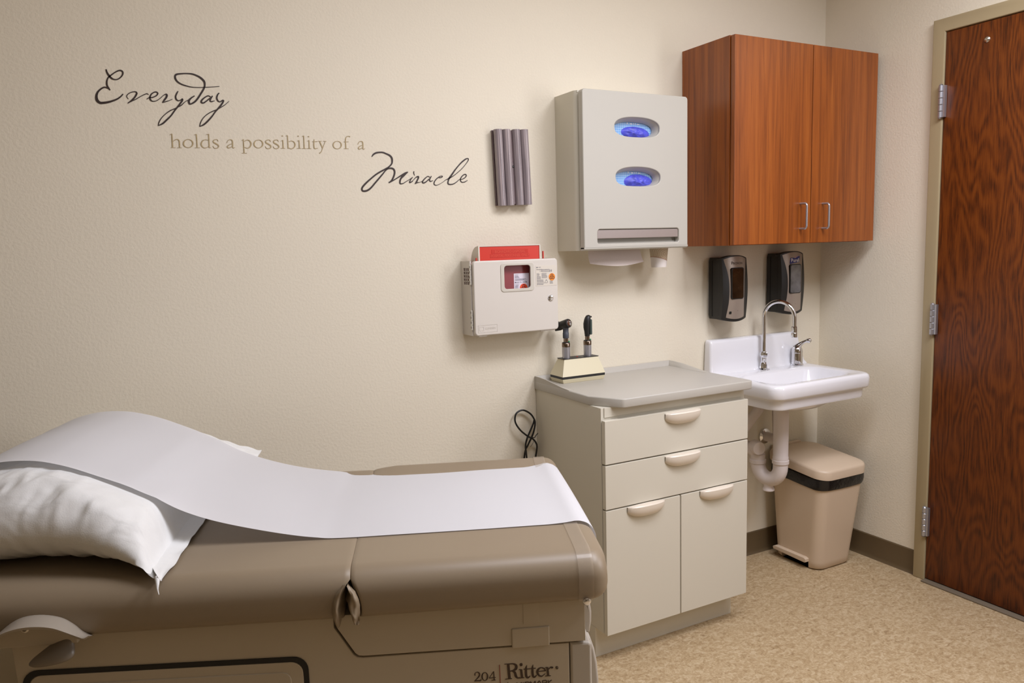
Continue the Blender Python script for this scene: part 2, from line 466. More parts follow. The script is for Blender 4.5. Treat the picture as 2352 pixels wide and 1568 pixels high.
def disc(bm, c, r, y, y1=None, n=28):
    return lathe(bm, [(r, 0), (r, y1 if y1 else .0006)], c, (0, -1, 0), n)

EVERYDAY=[[(-2.8032,1.8956,0.00338),(-2.8012,1.887,0.00429),(-2.7971,1.8792,0.0052),(-2.7911,1.8726,0.00453),(-2.7849,1.8702,0.00318),(-2.7772,1.8713,0.00273),(-2.7691,1.8772,0.00297),(-2.7636,1.8852,0.00366),(-2.7631,1.8917,0.00388),(-2.7666,1.895,0.00388),(-2.7726,1.8945,0.00342),(-2.7811,1.8898,0.00295),(-2.7903,1.8826,0.00295),(-2.7972,1.8768,0.00317),(-2.8015,1.8707,0.00339),(-2.8041,1.8623,0.00407),(-2.804,1.853,0.0043),(-2.8008,1.8462,0.00408),(-2.7975,1.8411,0.00249)],[(-2.7975,1.8411,0.00227),(-2.802,1.8455,0.0034),(-2.8082,1.8478,0.00361),(-2.8136,1.8471,0.00361),(-2.8216,1.8413,0.00383),(-2.8286,1.8332,0.00449),(-2.8321,1.8231,0.00584),(-2.8314,1.8127,0.00719),(-2.8255,1.8066,0.00676),(-2.818,1.8064,0.0061),(-2.806,1.8089,0.00544),(-2.7938,1.8132,0.00455),(-2.7826,1.8186,0.00388),(-2.7733,1.8257,0.0032),(-2.7667,1.8332,0.00252)],[(-2.7546,1.8203,0.00138),(-2.758,1.8254,0.00184),(-2.7577,1.8296,0.00207),(-2.7517,1.8359,0.00207),(-2.7425,1.8401,0.00231),(-2.7353,1.8409,0.00301),(-2.7326,1.8378,0.00417),(-2.7349,1.8317,0.00417),(-2.7406,1.8236,0.00393),(-2.7477,1.8166,0.00346),(-2.7574,1.8089,0.00207)],[(-2.7574,1.8089,0.00207),(-2.7479,1.8148,0.00231),(-2.7363,1.8209,0.00208),(-2.7246,1.8287,0.00186),(-2.7141,1.8348,0.0021),(-2.7072,1.8376,0.00233),(-2.7029,1.8355,0.00187)],[(-2.7089,1.8226,0.00164),(-2.7024,1.8272,0.00234),(-2.6944,1.8283,0.00258),(-2.6838,1.8337,0.00282),(-2.6794,1.84,0.00353),(-2.6819,1.8435,0.00329),(-2.6876,1.8431,0.00282),(-2.6954,1.8378,0.00305),(-2.7,1.8291,0.00398),(-2.6994,1.8219,0.00422),(-2.6941,1.8181,0.00258),(-2.6849,1.8198,0.00188),(-2.6753,1.8264,0.00165),(-2.6655,1.8355,0.00166),(-2.6583,1.8396,0.00308),(-2.6563,1.8367,0.00522),(-2.6585,1.8305,0.00474),(-2.6642,1.8229,0.00426),(-2.6693,1.8159,0.0026)],[(-2.6693,1.8159,0.00213),(-2.6611,1.8189,0.00237),(-2.6516,1.8225,0.00167),(-2.6427,1.8269,0.00119)],[(-2.6263,1.8498,0.00239),(-2.6302,1.8435,0.00359),(-2.6338,1.8347,0.00406),(-2.6326,1.8269,0.00407),(-2.6271,1.8236,0.00288),(-2.6205,1.8264,0.0024),(-2.6168,1.8291,0.00361),(-2.617,1.8254,0.00481),(-2.6216,1.8184,0.00432),(-2.6294,1.8082,0.00408),(-2.6396,1.7954,0.00383),(-2.6499,1.7814,0.00382),(-2.6624,1.7686,0.00428),(-2.6735,1.7583,0.00404),(-2.6853,1.7523,0.00189)],[(-2.6853,1.7523,0.00189),(-2.6817,1.7628,0.0026),(-2.6746,1.7741,0.00213),(-2.6634,1.7856,0.00214),(-2.6512,1.7948,0.00262),(-2.6392,1.8009,0.00239),(-2.6295,1.8064,0.00264),(-2.6198,1.8124,0.00265),(-2.611,1.8209,0.00169),(-2.6023,1.8269,0.00145)],[(-2.5837,1.8398,0.00267),(-2.5924,1.8337,0.00363),(-2.5995,1.8259,0.00532),(-2.5994,1.8185,0.00532),(-2.5961,1.8163,0.00363),(-2.5862,1.8218,0.00437),(-2.5773,1.8309,0.00462),(-2.5667,1.8464,0.00463),(-2.5572,1.8618,0.00464),(-2.5541,1.8719,0.00464),(-2.5552,1.8817,0.00562),(-2.5623,1.8897,0.0056),(-2.5714,1.8952,0.00485),(-2.5852,1.8997,0.00411),(-2.6016,1.8999,0.00336),(-2.618,1.8978,0.00383),(-2.6275,1.8952,0.00477),(-2.6311,1.8901,0.00477),(-2.6302,1.8823,0.00501),(-2.6255,1.8754,0.00454),(-2.6155,1.8694,0.00384),(-2.6018,1.8655,0.00313),(-2.5879,1.8634,0.00242),(-2.5701,1.8638,0.00195),(-2.5522,1.8655,0.00196),(-2.534,1.8677,0.00172),(-2.5145,1.8707,0.00148)],[(-2.5352,1.8428,0.00296),(-2.5399,1.8357,0.00369),(-2.5428,1.8293,0.00418),(-2.5394,1.8264,0.0032),(-2.5301,1.8295,0.00148)],[(-2.5397,1.8388,0.00246),(-2.5467,1.8421,0.00319),(-2.5553,1.8379,0.00318),(-2.5649,1.8292,0.00415),(-2.5666,1.8229,0.00489),(-2.5613,1.8214,0.00367),(-2.5525,1.8275,0.00319),(-2.5423,1.8362,0.00295)],[(-2.5164,1.8521,0.00272),(-2.521,1.8469,0.00371),(-2.5241,1.838,0.00445),(-2.5216,1.83,0.00421),(-2.5157,1.8272,0.00273),(-2.5087,1.832,0.00323),(-2.5064,1.8303,0.00448),(-2.5106,1.8226,0.00447),(-2.5199,1.8108,0.00446),(-2.5305,1.7989,0.00371),(-2.5411,1.7846,0.00395),(-2.5529,1.7716,0.00443),(-2.5645,1.761,0.00417),(-2.5763,1.7549,0.00196)],[(-2.5763,1.7549,0.00196),(-2.5731,1.7656,0.00269),(-2.5656,1.7784,0.00221),(-2.554,1.7896,0.00221),(-2.5414,1.7977,0.00247),(-2.5277,1.8041,0.00272),(-2.515,1.8117,0.00248),(-2.5035,1.8192,0.00174),(-2.4911,1.8302,0.00125)]]
MIRACLE=[[(-2.0689,1.6842,0.00214),(-2.0636,1.6911,0.00472),(-2.0544,1.6966,0.00516),(-2.0422,1.6988,0.00475),(-2.031,1.6987,0.00476),(-2.0201,1.695,0.00478),(-2.0091,1.6901,0.00567),(-2.0027,1.6829,0.00634),(-2.0015,1.6735,0.00613),(-2.0036,1.6639,0.00481),(-2.0131,1.6542,0.00437),(-2.0258,1.6466,0.00479),(-2.043,1.6378,0.00477),(-2.0591,1.6281,0.00475),(-2.0752,1.6158,0.00473),(-2.0912,1.6025,0.00536),(-2.1028,1.5908,0.00556),(-2.1067,1.5835,0.00534),(-2.1051,1.5778,0.00535),(-2.0981,1.5763,0.00557),(-2.0881,1.579,0.00559),(-2.0767,1.5869,0.00517),(-2.0626,1.6018,0.00497),(-2.0486,1.6167,0.00477),(-2.0356,1.6306,0.00435),(-2.0249,1.6424,0.0037),(-2.0157,1.6484,0.00437),(-2.0043,1.6497,0.00547),(-1.9972,1.6461,0.00571),(-1.9947,1.6377,0.00571),(-1.9976,1.626,0.00549),(-2.0038,1.6142,0.00527),(-2.011,1.6067,0.00438),(-2.0162,1.604,0.00394)],[(-2.0162,1.6034,0.00328),(-2.0041,1.6094,0.00329),(-1.9877,1.6187,0.00331),(-1.9725,1.6275,0.00442),(-1.9583,1.6352,0.00511),(-1.949,1.6391,0.00267)],[(-1.949,1.6391,0.00267),(-1.9644,1.6276,0.00665),(-1.9741,1.6179,0.00553),(-1.978,1.6082,0.00553),(-1.9772,1.6013,0.00443),(-1.968,1.6019,0.00266),(-1.9562,1.6085,0.002),(-1.9455,1.6146,0.00201),(-1.9329,1.6228,0.00157)],[(-1.9329,1.6228,0.00157),(-1.9409,1.6141,0.0029),(-1.9447,1.6065,0.0038),(-1.9425,1.6049,0.0029),(-1.933,1.6099,0.00157)],[(-1.928,1.6417,0.00291),(-1.9289,1.6357,0.00336),(-1.9263,1.6277,0.00134)],[(-1.9462,1.6053,0.00186),(-1.9383,1.6081,0.00186),(-1.9303,1.6145,0.00168),(-1.9212,1.6227,0.00281),(-1.9143,1.6246,0.00525),(-1.9135,1.621,0.00525),(-1.9178,1.6129,0.00468),(-1.922,1.6056,0.00524),(-1.9266,1.6011,0.00243)],[(-1.9266,1.6011,0.00187),(-1.9171,1.6053,0.00281),(-1.9093,1.6063,0.00131),(-1.9013,1.61,0.00132)],[(-1.8671,1.6272,0.00285),(-1.8723,1.6199,0.00417),(-1.8746,1.6135,0.00417),(-1.8708,1.6099,0.00342),(-1.8622,1.6128,0.00152)],[(-1.8732,1.6235,0.00246),(-1.879,1.6263,0.00265),(-1.887,1.6219,0.00302),(-1.8963,1.6132,0.00377),(-1.9,1.6068,0.00471),(-1.8947,1.6046,0.00415),(-1.8856,1.6093,0.00321),(-1.8754,1.618,0.00284)],[(-1.8414,1.6226,0.00229),(-1.8344,1.6227,0.00287),(-1.8277,1.6256,0.00249),(-1.8281,1.6279,0.00211),(-1.8352,1.6273,0.00249),(-1.8444,1.6221,0.00287),(-1.8537,1.6138,0.00324),(-1.8586,1.6056,0.00362),(-1.8578,1.5997,0.00324),(-1.8505,1.5975,0.0021),(-1.8403,1.6008,0.00134),(-1.8259,1.6087,0.00135),(-1.8156,1.6157,0.00173),(-1.8074,1.6182,0.00212)],[(-1.8156,1.6157,0.00173),(-1.8021,1.6219,0.00329),(-1.7887,1.6285,0.00233),(-1.7739,1.6389,0.00214),(-1.757,1.6521,0.00195),(-1.743,1.6663,0.00196),(-1.7322,1.6794,0.00255),(-1.7299,1.6859,0.00334),(-1.7339,1.6881,0.00333),(-1.7434,1.6837,0.0043),(-1.7561,1.6742,0.00429),(-1.7679,1.6629,0.00389),(-1.7807,1.6489,0.00446),(-1.7925,1.634,0.00542),(-1.8032,1.621,0.00541),(-1.8077,1.6108,0.00463),(-1.808,1.6035,0.00483),(-1.802,1.6008,0.00387),(-1.7908,1.6019,0.0033),(-1.7793,1.6075,0.00253),(-1.7645,1.6188,0.00176)],[(-1.7645,1.6188,0.00176),(-1.7563,1.6185,0.00215),(-1.7457,1.6237,0.00294),(-1.7398,1.6303,0.00354),(-1.7422,1.6349,0.00353),(-1.7484,1.6338,0.00333),(-1.757,1.6272,0.00332),(-1.7619,1.6188,0.00391),(-1.7607,1.6115,0.00352),(-1.7546,1.6083,0.00294),(-1.7452,1.6103,0.00255),(-1.7352,1.6155,0.00118)]]
HOLDS=[[(-2.6512,1.731,0.00263),(-2.6519,1.7126,0.00336),(-2.6523,1.6935,0.00336)],[(-2.6577,1.7283,0.00072),(-2.6512,1.731,0.00263)],[(-2.6575,1.6929,0.00096),(-2.6447,1.6934,0.00096)],[(-2.6499,1.7102,0.00096),(-2.6437,1.7153,0.00192),(-2.6372,1.7162,0.00241),(-2.6335,1.7108,0.00314),(-2.6339,1.6947,0.00314)],[(-2.6401,1.6933,0.00096),(-2.6284,1.6937,0.00097)],[(-2.598,1.7065,0.00366),(-2.5986,1.7035,0.00351),(-2.6001,1.7007,0.00311),(-2.6022,1.6983,0.00256),(-2.6049,1.6964,0.00201),(-2.608,1.6951,0.00161),(-2.6113,1.6946,0.00146),(-2.6145,1.6949,0.0016),(-2.6174,1.696,0.002),(-2.6198,1.6977,0.00255),(-2.6216,1.7,0.00309),(-2.6226,1.7027,0.00349),(-2.6228,1.7056,0.00363),(-2.6222,1.7086,0.00349),(-2.6207,1.7114,0.00309),(-2.6186,1.7138,0.00254),(-2.6159,1.7157,0.002),(-2.6128,1.717,0.0016),(-2.6096,1.7175,0.00146),(-2.6064,1.7172,0.00161),(-2.6035,1.7162,0.00201),(-2.601,1.7145,0.00256),(-2.5992,1.7122,0.00311),(-2.5982,1.7095,0.00351),(-2.598,1.7065,0.00366)],[(-2.5866,1.7325,0.00293),(-2.5871,1.6957,0.00318)],[(-2.5926,1.731,0.00073),(-2.5866,1.7327,0.00244)],[(-2.5935,1.6949,0.00098),(-2.5803,1.6955,0.00098)],[(-2.556,1.7174,0.00123),(-2.5637,1.7184,0.00148),(-2.5712,1.715,0.0027),(-2.5756,1.7067,0.00344),(-2.5735,1.6987,0.00295),(-2.5666,1.6951,0.00173),(-2.5567,1.6986,0.00124)],[(-2.5535,1.7344,0.00296),(-2.5545,1.6964,0.00322)],[(-2.5609,1.7329,0.00074),(-2.5535,1.7344,0.00222)],[(-2.5545,1.6964,0.00124),(-2.5502,1.6966,0.00099)],[(-2.5289,1.7147,0.001),(-2.531,1.7197,0.00149),(-2.5371,1.7197,0.00174),(-2.5422,1.7161,0.00248),(-2.5413,1.7117,0.00323),(-2.5354,1.7082,0.00348),(-2.5296,1.7039,0.00324),(-2.5294,1.6989,0.00249),(-2.5351,1.6953,0.00174),(-2.5412,1.696,0.00149),(-2.5444,1.7015,0.00099)],[(-2.5052,1.7118,0.00176),(-2.5017,1.7182,0.00151),(-2.4953,1.7213,0.00176),(-2.4899,1.7187,0.00302),(-2.4894,1.7085,0.00328),(-2.49,1.6996,0.00303),(-2.487,1.6978,0.00177),(-2.4831,1.6998,0.00076)],[(-2.4899,1.7104,0.00126),(-2.5001,1.7056,0.00201),(-2.5048,1.7004,0.00301),(-2.5007,1.6973,0.00226),(-2.4904,1.7021,0.00126)],[(-2.4584,1.7237,0.00254),(-2.4586,1.684,0.00332)],[(-2.4637,1.7197,0.00076),(-2.4584,1.7231,0.00178)],[(-2.4655,1.6835,0.00102),(-2.451,1.684,0.00102)],[(-2.4563,1.7174,0.00127),(-2.4491,1.7218,0.00179),(-2.4416,1.7205,0.00281),(-2.4372,1.7117,0.00384),(-2.4409,1.7026,0.00307),(-2.4482,1.6985,0.00179),(-2.4568,1.7007,0.00127)],[(-2.4036,1.7123,0.00362),(-2.4042,1.7092,0.00347),(-2.4057,1.7064,0.00304),(-2.4078,1.7039,0.00246),(-2.4106,1.7019,0.00187),(-2.4137,1.7007,0.00145),(-2.4169,1.7002,0.00129),(-2.4202,1.7004,0.00144),(-2.4231,1.7015,0.00187),(-2.4256,1.7033,0.00244),(-2.4274,1.7056,0.00302),(-2.4285,1.7084,0.00344),(-2.4287,1.7114,0.0036),(-2.4281,1.7144,0.00344),(-2.4266,1.7172,0.00302),(-2.4245,1.7197,0.00244),(-2.4218,1.7217,0.00186),(-2.4187,1.7229,0.00144),(-2.4154,1.7234,0.00129),(-2.4122,1.7232,0.00144),(-2.4092,1.7221,0.00187),(-2.4067,1.7204,0.00245),(-2.4049,1.718,0.00304),(-2.4038,1.7153,0.00347),(-2.4036,1.7123,0.00362)],[(-2.3805,1.7192,0.00104),(-2.3827,1.7243,0.00156),(-2.3892,1.7243,0.00182),(-2.3946,1.7206,0.00259),(-2.3936,1.7161,0.00337),(-2.3874,1.7125,0.00364),(-2.3812,1.7081,0.00339),(-2.3809,1.7029,0.00261),(-2.3869,1.6992,0.00182),(-2.3933,1.6999,0.00156),(-2.3968,1.7056,0.00104)],[(-2.3573,1.7199,0.00105),(-2.3595,1.7251,0.00157),(-2.3661,1.7251,0.00183),(-2.3715,1.7214,0.00261),(-2.3705,1.7168,0.0034),(-2.3642,1.7132,0.00367),(-2.358,1.7088,0.00341),(-2.3576,1.7036,0.00263),(-2.3638,1.6999,0.00183),(-2.3702,1.7006,0.00157),(-2.3738,1.7063,0.00104)],[(-2.3442,1.7255,0.00263),(-2.3444,1.7019,0.00343)],[(-2.3503,1.722,0.00079),(-2.3442,1.7255,0.00184)],[(-2.3517,1.701,0.00105),(-2.3385,1.7015,0.00106)],[(-2.3446,1.7392,0.00394),(-2.3447,1.7366,0.00394)],[(-2.3295,1.7398,0.00264),(-2.3299,1.7011,0.00291)],[(-2.3348,1.7383,0.00079),(-2.3295,1.7401,0.00185)],[(-2.3273,1.7216,0.00106),(-2.3192,1.7241,0.00159),(-2.3114,1.7215,0.00266),(-2.3086,1.713,0.00373),(-2.3124,1.705,0.00266),(-2.3207,1.7008,0.00186),(-2.3291,1.7038,0.00132)],[(-2.2957,1.7267,0.00267),(-2.2958,1.7036,0.00321)],[(-2.3017,1.7238,0.0008),(-2.2957,1.7267,0.00187)],[(-2.2976,1.7405,0.00373),(-2.2976,1.7378,0.00373)],[(-2.3039,1.7024,0.00107),(-2.2912,1.7028,0.00107)],[(-2.2808,1.7405,0.00268),(-2.2814,1.7034,0.00322)],[(-2.2863,1.739,0.0008),(-2.2808,1.7409,0.00188)],[(-2.2885,1.7025,0.00107),(-2.275,1.7029,0.00108)],[(-2.2654,1.7279,0.00269),(-2.2661,1.7039,0.00324)],[(-2.2709,1.725,0.00081),(-2.2654,1.7279,0.00189)],[(-2.2662,1.7404,0.00377),(-2.2662,1.7378,0.00377)],[(-2.2736,1.703,0.00108),(-2.26,1.7032,0.00108)],[(-2.2495,1.7318,0.00108),(-2.2506,1.7251,0.00271),(-2.2514,1.7104,0.00325),(-2.2491,1.7038,0.00244),(-2.2394,1.7054,0.00109)],[(-2.2561,1.7242,0.00108),(-2.2396,1.7255,0.00136)],[(-2.2382,1.7265,0.00109),(-2.2265,1.7269,0.00109)],[(-2.2328,1.7258,0.00299),(-2.225,1.7059,0.00328)],[(-2.2155,1.7264,0.00164),(-2.2242,1.7073,0.00164),(-2.2297,1.695,0.00191),(-2.2355,1.6902,0.003)],[(-2.2224,1.7271,0.00109),(-2.212,1.7272,0.00109)],[(-2.1655,1.7174,0.00361),(-2.1661,1.7144,0.00346),(-2.1676,1.7115,0.00305),(-2.1698,1.709,0.0025),(-2.1726,1.7071,0.00194),(-2.1757,1.7058,0.00153),(-2.1791,1.7053,0.00138),(-2.1824,1.7056,0.00153),(-2.1855,1.7066,0.00193),(-2.1881,1.7084,0.00248),(-2.19,1.7107,0.00303),(-2.1911,1.7135,0.00343),(-2.1914,1.7165,0.00358),(-2.1907,1.7195,0.00343),(-2.1893,1.7224,0.00303),(-2.1871,1.7249,0.00248),(-2.1843,1.7268,0.00193),(-2.1812,1.7281,0.00153),(-2.1778,1.7286,0.00138),(-2.1745,1.7283,0.00153),(-2.1714,1.7273,0.00194),(-2.1688,1.7255,0.00249),(-2.1669,1.7232,0.00305),(-2.1658,1.7204,0.00346),(-2.1655,1.7174,0.00361)],[(-2.136,1.7437,0.00307),(-2.1409,1.7452,0.00195),(-2.1481,1.7425,0.00223),(-2.1515,1.7329,0.00306),(-2.1515,1.7077,0.00335)],[(-2.1575,1.7272,0.00111),(-2.1418,1.7281,0.00112)],[(-2.1579,1.7064,0.00111),(-2.143,1.7069,0.00112)],[(-2.1122,1.7215,0.00197),(-2.1087,1.7281,0.00169),(-2.1022,1.7311,0.00198),(-2.0967,1.7285,0.00339),(-2.096,1.7182,0.00368),(-2.0965,1.7091,0.0034),(-2.0934,1.7073,0.00198),(-2.0896,1.7094,0.00085)],[(-2.0965,1.7201,0.00141),(-2.1069,1.7152,0.00226),(-2.1115,1.7099,0.00338),(-2.1073,1.7068,0.00254),(-2.097,1.7117,0.00142)]]
LOGO=[[(-0.1923,0.5625,0.00525),(-0.1905,0.5308,0.0055)],[(-0.1998,0.5629,0.00119),(-0.1846,0.5628,0.00119)],[(-0.1992,0.5309,0.00119),(-0.1854,0.5309,0.0012)],[(-0.1905,0.5626,0.00167),(-0.1822,0.5621,0.00239),(-0.1766,0.558,0.00502),(-0.1771,0.5511,0.00503),(-0.1838,0.5476,0.00239),(-0.1904,0.5474,0.00143)],[(-0.185,0.5473,0.00191),(-0.1797,0.5437,0.00455),(-0.1775,0.5359,0.00527),(-0.1741,0.5316,0.00288),(-0.1687,0.5316,0.00096)],[(-0.1667,0.5486,0.00455),(-0.1651,0.531,0.0048)],[(-0.1712,0.5488,0.0012),(-0.1667,0.5486,0.00144)],[(-0.1717,0.5306,0.0012),(-0.1609,0.5306,0.0012)],[(-0.1666,0.562,0.00192),(-0.1665,0.5612,0.00431),(-0.1664,0.5602,0.00551),(-0.1664,0.5589,0.00599),(-0.1663,0.5577,0.00551),(-0.1663,0.5567,0.00431),(-0.1662,0.5559,0.00192)],[(-0.1549,0.5567,0.00072),(-0.1568,0.5493,0.00408),(-0.1566,0.534,0.00481),(-0.1531,0.5302,0.00313),(-0.1482,0.5333,0.00096)],[(-0.1616,0.5487,0.0012),(-0.1371,0.5488,0.00144)],[(-0.1423,0.5566,0.00072),(-0.1437,0.5487,0.00409),(-0.1434,0.5341,0.00482),(-0.1399,0.5302,0.00313),(-0.1353,0.534,0.00096)],[(-0.1312,0.5415,0.00133),(-0.117,0.5413,0.00133)],[(-0.1178,0.5407,0.00314),(-0.1197,0.546,0.00314),(-0.1262,0.5491,0.00169),(-0.1323,0.5456,0.0041),(-0.1339,0.5396,0.00482),(-0.1314,0.5337,0.00386),(-0.1255,0.5306,0.00217),(-0.1179,0.5356,0.00097)],[(-0.1136,0.5486,0.00435),(-0.1122,0.5303,0.00484)],[(-0.1178,0.5483,0.00121),(-0.1136,0.5487,0.00145)],[(-0.1182,0.5303,0.00121),(-0.1068,0.5302,0.00121)],[(-0.1113,0.5439,0.00121),(-0.1076,0.5477,0.00217),(-0.104,0.5473,0.00411),(-0.1037,0.5458,0.00435)],[(-0.0915,0.546,0.00061),(-0.0917,0.5449,0.00061),(-0.0923,0.5441,0.00061),(-0.0931,0.5435,0.00061),(-0.0942,0.5434,0.00061),(-0.0952,0.5437,0.00061),(-0.096,0.5444,0.00061),(-0.0966,0.5454,0.00061),(-0.0968,0.5465,0.00061),(-0.0965,0.5475,0.00061),(-0.0959,0.5484,0.00061),(-0.0951,0.5489,0.00061),(-0.0941,0.549,0.00061),(-0.093,0.5487,0.00061),(-0.0922,0.548,0.00061),(-0.0916,0.5471,0.00061),(-0.0915,0.546,0.00061)],[(-0.0952,0.5476,0.00061),(-0.0952,0.5448,0.00061)],[(-0.0952,0.5473,0.00061),(-0.0935,0.5469,0.00061),(-0.095,0.546,0.00061),(-0.0932,0.5445,0.00061)],[(-0.194,0.5237,0.00144),(-0.1936,0.5133,0.00144)],[(-0.1935,0.5177,0.0012),(-0.19,0.5187,0.0012),(-0.1889,0.5154,0.0012),(-0.1931,0.5138,0.0012)],[(-0.187,0.519,0.0012),(-0.1845,0.5137,0.0012)],[(-0.1816,0.5192,0.0012),(-0.186,0.5101,0.0012)],[(-0.1758,0.5117,0.00156),(-0.1759,0.5209,0.00156),(-0.1709,0.515,0.00156),(-0.1668,0.521,0.00156),(-0.1662,0.5117,0.00156)],[(-0.163,0.5209,0.00168),(-0.1626,0.5115,0.00168)],[(-0.1596,0.5209,0.00156),(-0.1593,0.5115,0.00156)],[(-0.1596,0.5207,0.00144),(-0.1534,0.5208,0.00144),(-0.1508,0.5183,0.00157),(-0.1509,0.5132,0.00157),(-0.1536,0.5115,0.00145),(-0.1592,0.5117,0.00144)],[(-0.1482,0.511,0.00157),(-0.1486,0.5209,0.00157),(-0.1433,0.5153,0.00157),(-0.1389,0.521,0.00157),(-0.1382,0.5111,0.00157)],[(-0.1365,0.5111,0.00157),(-0.1305,0.5209,0.00157),(-0.1259,0.5109,0.00157)],[(-0.1337,0.5142,0.00133),(-0.128,0.5142,0.00133)],[(-0.1235,0.5109,0.00157),(-0.124,0.5209,0.00157)],[(-0.124,0.5209,0.00145),(-0.1166,0.5208,0.00145),(-0.1155,0.5176,0.00145),(-0.1174,0.5157,0.00145),(-0.1236,0.5158,0.00145)],[(-0.1198,0.5157,0.00145),(-0.1144,0.5109,0.00145)],[(-0.112,0.5112,0.00157),(-0.1124,0.5208,0.00157)],[(-0.1052,0.5207,0.00145),(-0.1123,0.5158,0.00145),(-0.1036,0.511,0.00146)]]
NUMBER=[[(-0.259,0.5445,0.00237),(-0.2591,0.5483,0.00118),(-0.255,0.5509,0.00118),(-0.2506,0.5482,0.00261),(-0.2508,0.5425,0.00261),(-0.256,0.5367,0.00166),(-0.2606,0.5321,0.00095)],[(-0.2606,0.5326,0.00166),(-0.2544,0.5328,0.0019),(-0.2482,0.5325,0.00214),(-0.2474,0.5359,0.00071)],[(-0.2343,0.5398,0.00285),(-0.2345,0.5376,0.00272),(-0.2351,0.5356,0.00238),(-0.236,0.5339,0.0019),(-0.2372,0.5326,0.00143),(-0.2386,0.5319,0.00108),(-0.24,0.5317,0.00095),(-0.2414,0.5321,0.00108),(-0.2427,0.5331,0.00142),(-0.2437,0.5346,0.0019),(-0.2445,0.5364,0.00237),(-0.245,0.5385,0.00272),(-0.2451,0.5407,0.00285),(-0.2449,0.5429,0.00272),(-0.2443,0.545,0.00237),(-0.2433,0.5466,0.0019),(-0.2422,0.5479,0.00142),(-0.2408,0.5486,0.00108),(-0.2394,0.5488,0.00095),(-0.238,0.5484,0.00108),(-0.2367,0.5474,0.00142),(-0.2357,0.546,0.0019),(-0.2348,0.5441,0.00238),(-0.2344,0.542,0.00272),(-0.2343,0.5398,0.00285)],[(-0.2218,0.5494,0.0019),(-0.2212,0.531,0.00238)],[(-0.2218,0.5494,0.00095),(-0.2312,0.536,0.00095)],[(-0.2312,0.5362,0.00119),(-0.2181,0.5363,0.00119)],[(-0.2266,0.5309,0.00095),(-0.2182,0.531,0.00095)]]
REDLINE=[[(-0.2096,0.5625,0.00119),(-0.2092,0.5426,0.00119),(-0.2091,0.5147,0.00119)]]
WORDCUT=[-2.5167, -2.4741, -2.2026, -2.1265]

# ------------------------------------------------------------------ the room
X0, Y0 = -4.7, -4.4
struct('floor', B(X0 - .1, .1, Y0 - .1, .1, -.1, 0), 'floor')
struct('ceiling', B(X0 - .1, .1, Y0 - .1, .1, CEIL, CEIL + .1), 'ceiling')
struct('wall_back', B(X0 - .1, 0, 0, .1, 0, CEIL), 'wall')
struct('wall_left', B(X0 - .1, X0, Y0, 0, 0, CEIL), 'wall_far')
struct('wall_front', B(X0 - .1, .1, Y0 - .1, Y0, 0, CEIL), 'wall_far')
# wall_right with the door opening
DY0, DY1, DH = -.561, -1.480, 2.132
FY0, FY1, FH = -.511, -1.530, 2.184
bm = NB()
prism(bm, [(0.1, 0), (FY0 - .02, 0), (FY0 - .02, FH - .02), (FY1 + .02, FH - .02), (FY1 + .02, 0), (Y0, 0), (Y0, CEIL), (.1, CEIL)], 'x', 0, .1)
struct('wall_right', bm, 'wall')
bm = NB()
prism(bm, [(FY0, 0), (FY0, FH), (FY1, FH), (FY1, 0), (DY1 - .002, 0), (DY1 - .002, DH + .003), (DY0 + .002, DH + .003), (DY0 + .002, 0)], 'x', -.022, .09, .004, 2)
struct('trim_1', bm, 'frame')
bm = B(-.016, .03, DY1, DY0, .009, DH, .0015)
door = struct('door_1', bm, 'oak')
for zc in (1.8815, 1.0615, .247):
    bm = NB()
    for k in range(5):
        z = zc - .060 + k * .024
        lathe(bm, [(.0075, .0008), (.0085, .002), (.0085, .022), (.0075, .0232)], (-.030, DY0 + .004, z), (0, 0, 1), 16)
    lathe(bm, [(.003, -.004), (.006, -.002), (.0072, 0)], (-.030, DY0 + .004, zc - .060), (0, 0, 1), 12)
    lathe(bm, [(.0072, 0), (.006, .002), (.003, .004)], (-.030, DY0 + .004, zc + .060), (0, 0, 1), 12)
    box(bm, -.030, -.0165, DY0 - .012, DY0 + .004, zc - .058, zc + .058, .001)
    h = obj('hinge', bm, 'steel', door)
bm = NB(); lathe(bm, [(.0105, 0), (.0105, .002), (.008, .005), (.003, .0065)], (-.0155, -.713, 2.07), (-1, 0, 0), 20)
obj('door_stud', bm, 'nickel', door)
struct('trim_2', B(-.045, .04, DY1, DY0, 0, .006, .002), 'threshold')
bm = NB()
prism(bm, [(0, 0), (-.004, .004), (-.004, .098), (-.001, .102), (0, .102)][::-1] if False else [(0, 0), (-.012, 0), (-.007, .006), (-.004, .016), (-.004, .098), (-.001, .102), (0, .102)], 'x', X0, 0)
struct('baseboard_back', bm, 'base')
bm = NB()
prism(bm, [(0, 0), (-.012, 0), (-.007, .006), (-.004, .016), (-.004, .098), (-.001, .102), (0, .102)], 'y', FY0 + .001, 0)
struct('baseboard_right', bm, 'base')

# unseen blank panel added behind the side fill light, not a real window
bm = NB()
prism(bm, [(-1.76, 1.21), (-1.76, 2.29), (-2.74, 2.29), (-2.74, 1.21)], 'x', -.012, 0)
struct('added_panel_1', bm, 'frame')

